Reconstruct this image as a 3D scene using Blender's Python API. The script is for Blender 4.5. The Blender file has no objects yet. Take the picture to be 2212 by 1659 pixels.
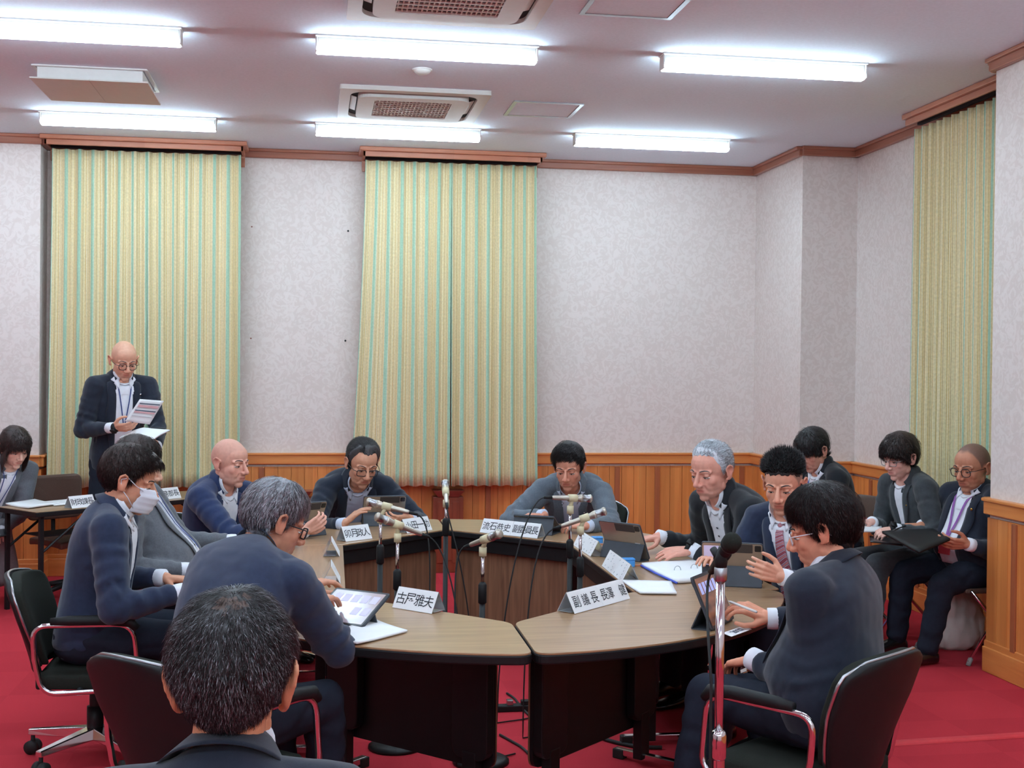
import bpy, bmesh, math, random
import numpy as np
from mathutils import Vector, Matrix, noise
from mathutils.bvhtree import BVHTree
random.seed(7); np.random.seed(7)
S = bpy.context.scene
COL = S.collection
PI = math.pi

# ------------------------------------------------------------------ camera, world, exposure
FPX, CX, CY, EYE = 2670.0, 1106.0, 829.5, 1.65
CAMR = np.array([[0.9873434823199781, -0.00846143099127031, -0.1583706162955714],
                 [-0.15826822007403427, 0.011648245169000185, -0.987327447658111],
                 [0.010198942830322627, 0.9998963559139832, 0.01016164332580988]])
cam = bpy.data.cameras.new('camera'); camo = bpy.data.objects.new('camera', cam); COL.objects.link(camo)
cam.sensor_width = 36.0; cam.lens = FPX / 2212 * 36.0; cam.clip_start = 0.05
_m = Matrix(CAMR.tolist()).to_4x4(); _m.translation = (0, 0, EYE); camo.matrix_world = _m
S.camera = camo
W = bpy.data.worlds.new('world'); S.world = W; W.use_nodes = True
W.node_tree.nodes['Background'].inputs[0].default_value = (0.72, 0.78, 0.9, 1)
W.node_tree.nodes['Background'].inputs[1].default_value = 0.12
S.view_settings.view_transform = 'Standard'; S.view_settings.look = 'None'
S.view_settings.gamma = 1.0; S.view_settings.use_curve_mapping = False
S.view_settings.exposure = 0.0
LAMP = 53.0          # emission strength of the ceiling tubes
LAMP_COL = (0.71, 0.93, 1.07)

def ray(px, py):
    return CAMR @ np.array([(px - CX) / FPX, -(py - CY) / FPX, -1.0])
def atY(px, py, Y):
    d = ray(px, py); return np.array([0, 0, EYE]) + d * Y / d[1]
def atZ(px, py, z):
    d = ray(px, py); return np.array([0, 0, EYE]) + d * (z - EYE) / d[2]

# ------------------------------------------------------------------ materials
def lin(c):
    return tuple(((v / 12.92) if v <= 0.04045 else ((v + 0.055) / 1.055) ** 2.4) for v in (x / 255.0 for x in c))
MATS = {}
class NT:
    def __init__(s, name):
        s.m = bpy.data.materials.new(name); s.m.use_nodes = True
        s.t = s.m.node_tree; s.b = s.t.nodes['Principled BSDF']
    def n(s, typ, **kw):
        nd = s.t.nodes.new(typ)
        for k, v in kw.items(): setattr(nd, k, v)
        return nd
    def l(s, a, b): s.t.links.new(a, b)
def M(name, rgb, rough=0.6, metal=0.0, var=0.08, scale=30.0, bump=0.0, bscale=200.0, spec=0.5, coat=0.0, sheen=0.0, trans=0.0, alpha=1.0, vcol=False):
    if name in MATS: return MATS[name]
    k = NT(name); b = k.b
    c = lin(rgb)
    b.inputs['Roughness'].default_value = rough; b.inputs['Metallic'].default_value = metal
    b.inputs['Specular IOR Level'].default_value = spec
    if coat: b.inputs['Coat Weight'].default_value = coat; b.inputs['Coat Roughness'].default_value = 0.2
    if sheen: b.inputs['Sheen Weight'].default_value = sheen; b.inputs['Sheen Roughness'].default_value = 0.5
    if trans: b.inputs['Transmission Weight'].default_value = trans
    if alpha < 1: b.inputs['Alpha'].default_value = alpha
    tc = k.n('ShaderNodeTexCoord')
    if var:
        no = k.n('ShaderNodeTexNoise'); no.inputs['Scale'].default_value = scale; no.inputs['Detail'].default_value = 3
        k.l(tc.outputs['Object'], no.inputs['Vector'])
        mr = k.n('ShaderNodeMapRange'); mr.inputs['From Min'].default_value = 0.3; mr.inputs['From Max'].default_value = 0.7
        mr.inputs['To Min'].default_value = 1 - var; mr.inputs['To Max'].default_value = 1 + var
        k.l(no.outputs['Fac'], mr.inputs['Value'])
        mx = k.n('ShaderNodeMix', data_type='RGBA', blend_type='MULTIPLY'); mx.inputs['Factor'].default_value = 1
        if vcol:
            at = k.n('ShaderNodeVertexColor'); at.layer_name = 'tone'; k.l(at.outputs['Color'], mx.inputs['A'])
        else:
            mx.inputs['A'].default_value = (*c, 1)
        k.l(mr.outputs['Result'], mx.inputs['B']); k.l(mx.outputs['Result'], b.inputs['Base Color'])
    else:
        b.inputs['Base Color'].default_value = (*c, 1)
    if bump:
        nb = k.n('ShaderNodeTexNoise'); nb.inputs['Scale'].default_value = bscale; nb.inputs['Detail'].default_value = 2
        k.l(tc.outputs['Object'], nb.inputs['Vector'])
        bp = k.n('ShaderNodeBump'); bp.inputs['Strength'].default_value = bump; bp.inputs['Distance'].default_value = 0.004
        k.l(nb.outputs['Fac'], bp.inputs['Height']); k.l(bp.outputs['Normal'], b.inputs['Normal'])
    MATS[name] = k.m
    return k.m

def M_wood(name, dark, light, axis=2, grain=14.0, plank=0.0, paxis=0, rough=0.35, pvar=0.25, coat=0.15, gap=True):
    """wood with grain along one axis, optional plank-to-plank change of tone"""
    if name in MATS: return MATS[name]
    k = NT(name); b = k.b
    tc = k.n('ShaderNodeTexCoord'); mp = k.n('ShaderNodeMapping')
    sc = [grain] * 3; sc[axis] = grain * 0.06; mp.inputs['Scale'].default_value = sc
    k.l(tc.outputs['Object'], mp.inputs['Vector'])
    no = k.n('ShaderNodeTexNoise'); no.inputs['Scale'].default_value = 1.6; no.inputs['Detail'].default_value = 5; no.inputs['Distortion'].default_value = 0.6
    k.l(mp.outputs['Vector'], no.inputs['Vector'])
    cr = k.n('ShaderNodeValToRGB'); cr.color_ramp.elements[0].position = 0.3; cr.color_ramp.elements[1].position = 0.7
    cr.color_ramp.elements[0].color = (*lin(dark), 1); cr.color_ramp.elements[1].color = (*lin(light), 1)
    k.l(no.outputs['Fac'], cr.inputs['Fac']); out = cr.outputs['Color']
    if plank:
        sx = k.n('ShaderNodeSeparateXYZ'); k.l(tc.outputs['Object'], sx.inputs['Vector'])
        dv = k.n('ShaderNodeMath', operation='DIVIDE'); dv.inputs[1].default_value = plank; k.l(sx.outputs[paxis], dv.inputs[0])
        fl = k.n('ShaderNodeMath', operation='FLOOR'); k.l(dv.outputs[0], fl.inputs[0])
        wn = k.n('ShaderNodeTexWhiteNoise', noise_dimensions='1D'); k.l(fl.outputs[0], wn.inputs['W'])
        mr = k.n('ShaderNodeMapRange'); mr.inputs['To Min'].default_value = 1 - pvar; mr.inputs['To Max'].default_value = 1 + pvar
        k.l(wn.outputs['Value'], mr.inputs['Value'])
        mx = k.n('ShaderNodeMix', data_type='RGBA', blend_type='MULTIPLY'); mx.inputs['Factor'].default_value = 1
        k.l(out, mx.inputs['A']); k.l(mr.outputs['Result'], mx.inputs['B']); out = mx.outputs['Result']
    k.l(out, b.inputs['Base Color']); b.inputs['Roughness'].default_value = rough
    b.inputs['Coat Weight'].default_value = coat; b.inputs['Coat Roughness'].default_value = 0.25
    MATS[name] = k.m
    return k.m

def M_wallpaper():
    k = NT('wallpaper'); b = k.b
    tc = k.n('ShaderNodeTexCoord')
    n1 = k.n('ShaderNodeTexNoise'); n1.inputs['Scale'].default_value = 16; n1.inputs['Detail'].default_value = 6; n1.inputs['Distortion'].default_value = 2.2
    k.l(tc.outputs['Object'], n1.inputs['Vector'])
    cr = k.n('ShaderNodeValToRGB'); e = cr.color_ramp.elements
    e[0].position = 0.44; e[0].color = (*lin((222, 209, 202)), 1); e[1].position = 0.56; e[1].color = (*lin((230, 219, 213)), 1)
    k.l(n1.outputs['Fac'], cr.inputs['Fac']); k.l(cr.outputs['Color'], b.inputs['Base Color'])
    mr = k.n('ShaderNodeMapRange'); mr.inputs['From Min'].default_value = 0.42; mr.inputs['From Max'].default_value = 0.58
    mr.inputs['To Min'].default_value = 0.85; mr.inputs['To Max'].default_value = 0.62
    k.l(n1.outputs['Fac'], mr.inputs['Value']); k.l(mr.outputs['Result'], b.inputs['Roughness'])
    b.inputs['Specular IOR Level'].default_value = 0.2
    return k.m
def M_carpet():
    k = NT('red_carpet'); b = k.b
    tc = k.n('ShaderNodeTexCoord')
    ck = k.n('ShaderNodeTexChecker'); ck.inputs['Scale'].default_value = 2.0
    ck.inputs['Color1'].default_value = (*lin((190, 56, 66)), 1); ck.inputs['Color2'].default_value = (*lin((183, 53, 63)), 1)
    k.l(tc.outputs['Object'], ck.inputs['Vector'])
    n1 = k.n('ShaderNodeTexNoise'); n1.inputs['Scale'].default_value = 420; n1.inputs['Detail'].default_value = 2
    k.l(tc.outputs['Object'], n1.inputs['Vector'])
    n2 = k.n('ShaderNodeTexNoise'); n2.inputs['Scale'].default_value = 2.4; n2.inputs['Detail'].default_value = 3
    k.l(tc.outputs['Object'], n2.inputs['Vector'])
    ad = k.n('ShaderNodeMath', operation='MULTIPLY_ADD'); ad.inputs[1].default_value = 0.25
    k.l(n2.outputs['Fac'], ad.inputs[0]); k.l(n1.outputs['Fac'], ad.inputs[2])
    mr = k.n('ShaderNodeMapRange'); mr.inputs['From Min'].default_value = 0.3; mr.inputs['From Max'].default_value = 0.95
    mr.inputs['To Min'].default_value = 0.72; mr.inputs['To Max'].default_value = 1.2
    k.l(ad.outputs[0], mr.inputs['Value'])
    mx = k.n('ShaderNodeMix', data_type='RGBA', blend_type='MULTIPLY'); mx.inputs['Factor'].default_value = 1
    k.l(ck.outputs['Color'], mx.inputs['A']); k.l(mr.outputs['Result'], mx.inputs['B']); k.l(mx.outputs['Result'], b.inputs['Base Color'])
    bp = k.n('ShaderNodeBump'); bp.inputs['Strength'].default_value = 0.5; bp.inputs['Distance'].default_value = 0.003
    k.l(n1.outputs['Fac'], bp.inputs['Height']); k.l(bp.outputs['Normal'], b.inputs['Normal'])
    b.inputs['Roughness'].default_value = 1.0; b.inputs['Specular IOR Level'].default_value = 0.04
    return k.m
def M_curtain():
    """stripes along the cloth: the U coordinate runs in metres of unfolded cloth"""
    k = NT('curtain_stripes'); b = k.b
    uv = k.n('ShaderNodeUVMap'); uv.uv_map = 'cloth'
    sx = k.n('ShaderNodeSeparateXYZ'); k.l(uv.outputs['UV'], sx.inputs['Vector'])
    dv = k.n('ShaderNodeMath', operation='DIVIDE'); dv.inputs[1].default_value = 0.20; k.l(sx.outputs[0], dv.inputs[0])
    fr = k.n('ShaderNodeMath', operation='FRACT'); k.l(dv.outputs[0], fr.inputs[0])
    cr = k.n('ShaderNodeValToRGB'); cr.color_ramp.interpolation = 'CONSTANT'
    cream = (228, 213, 172); gold = (208, 178, 118); tan = (190, 160, 116); mint = (166, 198, 172); pale = (232, 224, 198)
    stops = [(0, mint), (0.19, pale), (0.215, gold), (0.235, cream), (0.36, gold), (0.39, cream), (0.43, tan), (0.45, cream), (0.60, gold), (0.64, pale), (0.68, gold), (0.70, cream), (0.84, tan), (0.86, cream), (0.93, gold), (0.96, pale)]
    el = cr.color_ramp.elements
    el[0].position = 0; el[0].color = (*lin(stops[0][1]), 1); el[1].position = stops[1][0]; el[1].color = (*lin(stops[1][1]), 1)
    for p, c in stops[2:]:
        e = el.new(p); e.color = (*lin(c), 1)
    k.l(fr.outputs[0], cr.inputs['Fac'])
    n1 = k.n('ShaderNodeTexNoise'); n1.inputs['Scale'].default_value = 60; n1.inputs['Detail'].default_value = 3
    k.l(uv.outputs['UV'], n1.inputs['Vector'])
    mr = k.n('ShaderNodeMapRange'); mr.inputs['From Min'].default_value = 0.35; mr.inputs['From Max'].default_value = 0.65
    mr.inputs['To Min'].default_value = 0.9; mr.inputs['To Max'].default_value = 1.06
    k.l(n1.outputs['Fac'], mr.inputs['Value'])
    mx = k.n('ShaderNodeMix', data_type='RGBA', blend_type='MULTIPLY'); mx.inputs['Factor'].default_value = 1
    k.l(cr.outputs['Color'], mx.inputs['A']); k.l(mr.outputs['Result'], mx.inputs['B']); k.l(mx.outputs['Result'], b.inputs['Base Color'])
    b.inputs['Roughness'].default_value = 0.85; b.inputs['Specular IOR Level'].default_value = 0.15
    return k.m

MATS['wallpaper'] = M_wallpaper(); MATS['carpet'] = M_carpet(); MATS['curtain'] = M_curtain()
M('ceiling_paint', (228, 240, 252), 0.9, var=0.03, scale=60, bump=0.15, bscale=90)
M_wood('wainscot', (202, 118, 58), (226, 146, 78), 2, 12, plank=0.105, paxis=0, pvar=0.16)
M_wood('wainscot_side', (202, 118, 58), (226, 146, 78), 2, 12, plank=0.105, paxis=1, pvar=0.16)
M_wood('wood_batten', (152, 84, 52), (174, 100, 62), 2, 14)
M_wood('wood_rail', (206, 122, 62), (228, 148, 80), 0, 12)
M_wood('wood_rail_side', (206, 122, 62), (228, 148, 80), 1, 12)
M_wood('cornice', (152, 92, 70), (174, 112, 88), 0, 12)
M_wood('cornice_side', (152, 92, 70), (174, 112, 88), 1, 12)
M_wood('pelmet', (182, 112, 84), (204, 134, 104), 0, 12, plank=0.6, paxis=0, pvar=0.1)
M_wood('pelmet_side', (182, 112, 84), (204, 134, 104), 1, 12, plank=0.6, paxis=1, pvar=0.1)
M_wood('mahogany', (118, 50, 32), (140, 66, 42), 2, 16)
M_wood('mahogany_cap', (128, 64, 52), (146, 80, 64), 0, 16)
M_wood('table_oak', (150, 115, 82), (174, 138, 102), 0, 26, rough=0.28, coat=0.3)
M_wood('table_oak_y', (150, 115, 82), (174, 138, 102), 1, 26, rough=0.28, coat=0.3)
M_wood('panel_walnut', (104, 72, 52), (138, 100, 74), 2, 30, rough=0.5)
M('black_edge', (20, 19, 21), 0.5, var=0.05, spec=0.3)
M('black_metal', (22, 22, 24), 0.45, 0.0, var=0.05, spec=0.3)
M('black_plastic', (26, 26, 27), 0.55, var=0.06, spec=0.25)
M('black_fabric', (36, 38, 33), 0.95, var=0.12, scale=200, bump=0.3, bscale=600, spec=0.2)
M('brown_vinyl', (92, 68, 58), 0.5, var=0.08, scale=120)
M('chrome', (214, 214, 216), 0.12, 1.0, var=0)
M('steel', (176, 178, 182), 0.3, 1.0, var=0.05)
M('mic_body', (186, 178, 166), 0.32, 0.75, var=0.04)
M('mic_beige', (208, 196, 160), 0.5, 0.0, var=0.04)
M('rubber', (20, 20, 21), 0.7, var=0.05)
M('grey_rubber', (150, 150, 146), 0.7, var=0.05)
M('paper', (238, 238, 240), 0.8, var=0.02, scale=10)
M('paper_grey', (206, 206, 210), 0.8, var=0.03, scale=10)
M('ink', (70, 82, 104), 0.7, var=0)
M('ink_black', (44, 46, 52), 0.7, var=0)
M('pink_print', (226, 176, 180), 0.8, var=0.05)
M('acrylic', (226, 230, 234), 0.12, var=0, trans=0.75)
M('white_plastic', (226, 224, 220), 0.45, var=0.02)
M('offwhite', (214, 210, 204), 0.5, var=0.02)
M('dark_gap', (30, 34, 42), 0.8, var=0)
M('louvre_blue', (108, 116, 132), 0.6, var=0.05)
M('tablet_back', (166, 152, 138), 0.3, 0.5, var=0.03)
M('tablet_case', (58, 62, 70), 0.6, var=0.06)
M('tablet_strip', (66, 60, 58), 0.5, var=0.04)
M('blue_plastic', (70, 150, 222), 0.35, var=0.03)
M('folder_blue', (72, 92, 200), 0.5, var=0.03)
M('pencil', (206, 132, 96), 0.5, var=0.03)
M('gold', (212, 168, 84), 0.25, 1.0, var=0)
M('silver', (206, 206, 210), 0.25, 1.0, var=0)
M('plastic_bag', (226, 222, 214), 0.35, var=0.06, scale=20)
M('red_strip', (206, 52, 62), 0.55, var=0.05)
M('shoe_leather', (22, 20, 21), 0.25, var=0.05, coat=0.3)
M('glass_clear', (240, 244, 246), 0.03, var=0, trans=1.0)
M('frame_black', (26, 26, 30), 0.3, var=0)
M('frame_white', (220, 218, 224), 0.25, var=0)

# ------------------------------------------------------------------ mesh helpers
def mk(name, verts, faces, mat, parent=None, smooth=False, mats=None, midx=None, origin=None):
    v = np.asarray(verts, float)
    me = bpy.data.meshes.new(name)
    o = bpy.data.objects.new(name, me); COL.objects.link(o)
    if origin is not None:
        v = v - np.asarray(origin, float)
        if parent is None: o.location = origin
    me.from_pydata(v.tolist(), [], [tuple(int(i) for i in f) for f in faces]); me.update()
    for m in (mats or [mat]):
        me.materials.append(MATS[m] if isinstance(m, str) else m)
    if midx is not None: me.polygons.foreach_set('material_index', np.asarray(midx, np.int32))
    if smooth: me.polygons.foreach_set('use_smooth', np.ones(len(me.polygons), bool))
    if parent is not None: o.parent = parent
    return o
def tag(o, label, cat, group=None, kind=None):
    if label: o['label'] = label
    if cat: o['category'] = cat
    if group: o['group'] = group
    if kind: o['kind'] = kind
    return o
def struct(o): o['kind'] = 'structure'; return o
def empty(name, loc, rz=0.0):
    o = bpy.data.objects.new(name, None); COL.objects.link(o); o.location = loc; o.rotation_euler = (0, 0, rz)
    o.empty_display_size = 0.1
    return o
class G:
    """collects shapes into one mesh"""
    def __init__(s): s.v = []; s.f = []; s.m = []; s.n = 0; s.cur = 0
    def add(s, v, f):
        v = np.asarray(v, float); s.v.append(v); s.f += [tuple(i + s.n for i in q) for q in f]; s.m += [s.cur] * len(f); s.n += len(v); return s
    def box(s, lo, hi):
        a, b = np.minimum(lo, hi), np.maximum(lo, hi)
        v = [(x, y, z) for x in (a[0], b[0]) for y in (a[1], b[1]) for z in (a[2], b[2])]
        return s.add(v, [(0, 1, 3, 2), (4, 6, 7, 5), (0, 4, 5, 1), (2, 3, 7, 6), (0, 2, 6, 4), (1, 5, 7, 3)])
    def obox(s, c, ax, ay, az, h):
        """oriented box: centre, three unit axes, half sizes"""
        c = np.asarray(c, float); ax, ay, az = (np.asarray(q, float) for q in (ax, ay, az))
        v = [c + ax * h[0] * i + ay * h[1] * j + az * h[2] * k for i in (-1, 1) for j in (-1, 1) for k in (-1, 1)]
        return s.add(v, [(0, 1, 3, 2), (4, 6, 7, 5), (0, 4, 5, 1), (2, 3, 7, 6), (0, 2, 6, 4), (1, 5, 7, 3)])
    def prism(s, poly, z0, z1):
        n = len(poly); v = [(p[0], p[1], z0) for p in poly] + [(p[0], p[1], z1) for p in poly]
        f = [tuple(range(n - 1, -1, -1)), tuple(range(n, 2 * n))] + [(i, (i + 1) % n, n + (i + 1) % n, n + i) for i in range(n)]
        return s.add(v, f)
    def tube(s, pts, r, seg=10, closed=False, caps=True):
        pts = [np.asarray(p, float) for p in pts]; n = len(pts)
        rr = r if isinstance(r, (list, tuple, np.ndarray)) else [r] * n
        V = []; up = None
        for i, p in enumerate(pts):
            if closed: t = pts[(i + 1) % n] - pts[i - 1]
            else: t = pts[min(i + 1, n - 1)] - pts[max(i - 1, 0)]
            t = t / (np.linalg.norm(t) + 1e-12)
            if up is None: up = np.array([0, 0, 1.0]) if abs(t[2]) < 0.9 else np.array([1.0, 0, 0])
            a = np.cross(t, up); a /= np.linalg.norm(a) + 1e-12; b = np.cross(a, t); up = b
            for k in range(seg):
                an = 2 * PI * k / seg; V.append(p + (a * math.cos(an) + b * math.sin(an)) * rr[i])
        F = []
        for i in range(n if closed else n - 1):
            for k in range(seg):
                j = (i + 1) % n; F.append((i * seg + k, i * seg + (k + 1) % seg, j * seg + (k + 1) % seg, j * seg + k))
        if not closed and caps:
            F.append(tuple(range(seg - 1, -1, -1))); F.append(tuple(range((n - 1) * seg, n * seg)))
        return s.add(V, F)
    def cyl(s, p, q, r, seg=16): return s.tube([p, q], r, seg)
    def lathe(s, prof, c=(0, 0, 0), seg=20):
        """profile of (r, z) about the vertical through c"""
        V = []; F = []; n = len(prof)
        for r, z in prof:
            for k in range(seg):
                a = 2 * PI * k / seg; V.append((c[0] + r * math.cos(a), c[1] + r * math.sin(a), c[2] + z))
        for i in range(n - 1):
            for k in range(seg): F.append((i * seg + k, i * seg + (k + 1) % seg, (i + 1) * seg + (k + 1) % seg, (i + 1) * seg + k))
        F.append(tuple(range(seg - 1, -1, -1))); F.append(tuple(range((n - 1) * seg, n * seg)))
        return s.add(V, F)
    def ell(s, c, r, ax=None, nu=16, nv=10):
        c = np.asarray(c, float); A = np.eye(3) if ax is None else np.asarray(ax, float)
        V = [c + A.T @ np.array([0, 0, r[2]])]
        for i in range(1, nv):
            th = PI * i / nv
            for k in range(nu):
                ph = 2 * PI * k / nu
                V.append(c + A.T @ np.array([r[0] * math.sin(th) * math.cos(ph), r[1] * math.sin(th) * math.sin(ph), r[2] * math.cos(th)]))
        V.append(c - A.T @ np.array([0, 0, r[2]])); F = []
        for k in range(nu): F.append((0, 1 + k, 1 + (k + 1) % nu))
        for i in range(nv - 2):
            for k in range(nu): F.append((1 + i * nu + k, 1 + (i + 1) * nu + k, 1 + (i + 1) * nu + (k + 1) % nu, 1 + i * nu + (k + 1) % nu))
        b = len(V) - 1; o = 1 + (nv - 2) * nu
        for k in range(nu): F.append((b, o + (k + 1) % nu, o + k))
        return s.add(V, F)
    def cap(s, p, q, r0, r1, seg=12):
        """tapered capsule"""
        p = np.asarray(p, float); q = np.asarray(q, float); d = q - p; L = np.linalg.norm(d)
        t = d / L if L > 1e-9 else np.array([0, 0, 1.0])
        P = []; R = []
        for a in (80, 60, 35, 12): P.append(p - t * r0 * math.sin(math.radians(a))); R.append(r0 * math.cos(math.radians(a)))
        for a in (-12, -35, -60, -80): P.append(q - t * r1 * math.sin(math.radians(a))); R.append(r1 * math.cos(math.radians(a)))
        return s.tube(P, R, seg)
    def chain(s, pts, rs, seg=12):
        for i in range(len(pts) - 1): s.cap(pts[i], pts[i + 1], rs[i], rs[i + 1], seg)
        return s
    def loft(s, rings):
        """closed surface through rings with equal numbers of points"""
        n = len(rings[0]); V = [p for r in rings for p in r]; F = []
        for i in range(len(rings) - 1):
            for k in range(n): F.append((i * n + k, i * n + (k + 1) % n, (i + 1) * n + (k + 1) % n, (i + 1) * n + k))
        F.append(tuple(range(n - 1, -1, -1))); F.append(tuple(range((len(rings) - 1) * n, len(rings) * n)))
        return s.add(V, F)
    def grid(s, P, thick=None):
        """P[i][j] points -> quads; with thick = offset vectors per point a closed slab"""
        ni = len(P); nj = len(P[0]); V = [p for r in P for p in r]
        F = [(i * nj + j, i * nj + j + 1, (i + 1) * nj + j + 1, (i + 1) * nj + j) for i in range(ni - 1) for j in range(nj - 1)]
        if thick is not None:
            N = ni * nj; V = V + [np.asarray(V[i]) + np.asarray(thick[i // nj][i % nj]) for i in range(N)]
            F = [tuple(q) for q in F] + [tuple(N + i for i in reversed(q)) for q in F]
            B = [(0, j) for j in range(nj)] + [(i, nj - 1) for i in range(1, ni)] + [(ni - 1, j) for j in range(nj - 2, -1, -1)] + [(i, 0) for i in range(ni - 2, 0, -1)]
            B = [i * nj + j for i, j in B]
            for a in range(len(B)):
                b = (a + 1) % len(B); F.append((B[b], B[a], N + B[a], N + B[b]))
        return s.add(V, F)
    def data(s): return np.concatenate(s.v), s.f
    def build(s, name, mat, parent=None, smooth=False, mats=None, origin=None, bevel=0.0):
        v, f = s.data()
        o = mk(name, v, f, mat, parent, smooth, mats, s.m if mats else None, origin)
        if bevel:
            md = o.modifiers.new('bevel', 'BEVEL'); md.width = bevel; md.segments = 2; md.limit_method = 'ANGLE'
        return o
def arc(c, r, a0, a1, n):
    return [(c[0] + r * math.cos(a0 + (a1 - a0) * i / n), c[1] + r * math.sin(a0 + (a1 - a0) * i / n)) for i in range(n + 1)]
def roundpoly(pts, rad, n=6):
    """round the corners of a polygon; rad per corner"""
    out = []; N = len(pts); P = [np.array(p[:2], float) for p in pts]
    for i in range(N):
        r = rad[i] if isinstance(rad, (list, tuple)) else rad
        p = P[i]
        if r <= 0: out.append(tuple(p)); continue
        a = P[i - 1] - p; b = P[(i + 1) % N] - p; la, lb = np.linalg.norm(a), np.linalg.norm(b); a /= la; b /= lb
        d = min(r, la * 0.48, lb * 0.48); A = p + a * d; B = p + b * d
        for k in range(n + 1):
            t = k / n; q = A * (1 - t) ** 2 + 2 * p * t * (1 - t) + B * t * t; out.append(tuple(q))
    return out
def bez(p0, p1, p2, p3, n=12):
    p0, p1, p2, p3 = (np.asarray(p, float) for p in (p0, p1, p2, p3))
    return [p0 * (1 - t) ** 3 + 3 * p1 * t * (1 - t) ** 2 + 3 * p2 * t * t * (1 - t) + p3 * t ** 3 for t in (i / n for i in range(n + 1))]
def roundpath(pts, r, n=6):
    pts = [np.asarray(p, float) for p in pts]; out = [pts[0]]
    for i in range(1, len(pts) - 1):
        a = pts[i - 1] - pts[i]; b = pts[i + 1] - pts[i]; la, lb = np.linalg.norm(a), np.linalg.norm(b)
        d = min(r, la * 0.45, lb * 0.45); A = pts[i] + a / la * d; B = pts[i] + b / lb * d
        for k in range(n + 1):
            t = k / n; out.append(A * (1 - t) ** 2 + 2 * pts[i] * t * (1 - t) + B * t * t)
    out.append(pts[-1]); return out
def copy_tree(o, parent=None):
    c = o.copy(); COL.objects.link(c)
    if parent is not None: c.parent = parent
    for ch in list(o.children): copy_tree(ch, c)
    return c
def unit(v):
    v = np.asarray(v, float); return v / (np.linalg.norm(v) + 1e-12)
def text_mesh(txt, h, name, mat, parent, org, ax, ay, italic=0.0, width=None, bold=0.0):
    """lettering as flat mesh; org = centre, ax = reading direction, ay = up on the plate"""
    cu = bpy.data.curves.new('t', 'FONT'); cu.body = txt; cu.align_x = 'CENTER'; cu.align_y = 'CENTER'; cu.size = 1.0; cu.offset = bold; cu.resolution_u = 3
    to = bpy.data.objects.new('t', cu); COL.objects.link(to)
    dg = bpy.context.evaluated_depsgraph_get(); me = bpy.data.meshes.new_from_object(to.evaluated_get(dg))
    v = np.array([q.co[:] for q in me.vertices]); f = [tuple(p.vertices) for p in me.polygons]
    bpy.data.objects.remove(to); bpy.data.curves.remove(cu); bpy.data.meshes.remove(me)
    if len(v) == 0: return None
    v[:, :2] -= (v[:, :2].min(0) + v[:, :2].max(0)) / 2
    sy = h / max(1e-6, np.ptp(v[:, 1])); sx = sy if width is None else width / np.ptp(v[:, 0])
    ax, ay = unit(ax), unit(ay); nn = np.cross(ax, ay)
    P = np.asarray(org, float) + np.outer(v[:, 0] * sx, ax) + np.outer(v[:, 1] * sy, ay) + nn * 0.0006
    return P, f
# ------------------------------------------------------------------ the room
CEIL = 3.42; YB = 10.19; XR = 3.745; XN = 4.20; YN0, YN1 = 6.40, 9.16; XL = -2.08; YL = 9.94; WT = 0.97
X0, Y0 = -6.5, -4.0
g = G(); g.box((X0 - .2, Y0 - .2, -0.1), (XN + .6, YB + .4, 0)); struct(g.build('floor', 'carpet'))
g = G(); g.box((X0 - .2, Y0 - .2, CEIL), (XN + .6, YB + .4, CEIL + 0.1)); struct(g.build('ceiling', 'ceiling_paint'))
g = G(); g.box((X0, YB, 0), (XN + .2, YB + .2, CEIL)); struct(g.build('wall_back', 'wallpaper'))
g = G(); g.box((X0, YL, 0), (XL, YB, CEIL)); struct(g.build('wall_back_left', 'wallpaper'))
g = G(); g.box((XR, YN1, 0), (XN + .2, YB, CEIL)); struct(g.build('wall_column_far', 'wallpaper'))
g = G(); g.box((XN, YN0 - .05, 0), (XN + .2, YN1 + .05, CEIL)); struct(g.build('wall_right', 'wallpaper'))
g = G(); g.box((XR, Y0, 0), (XN + .2, YN0, CEIL)); struct(g.build('wall_column_near', 'wallpaper'))
g = G(); g.box((X0 - .2, Y0, 0), (X0, YB + .2, CEIL)); struct(g.build('wall_left', 'wallpaper'))
g = G(); g.box((X0, Y0 - .2, 0), (XN + .2, Y0, CEIL)); struct(g.build('wall_front', 'wallpaper'))

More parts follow.
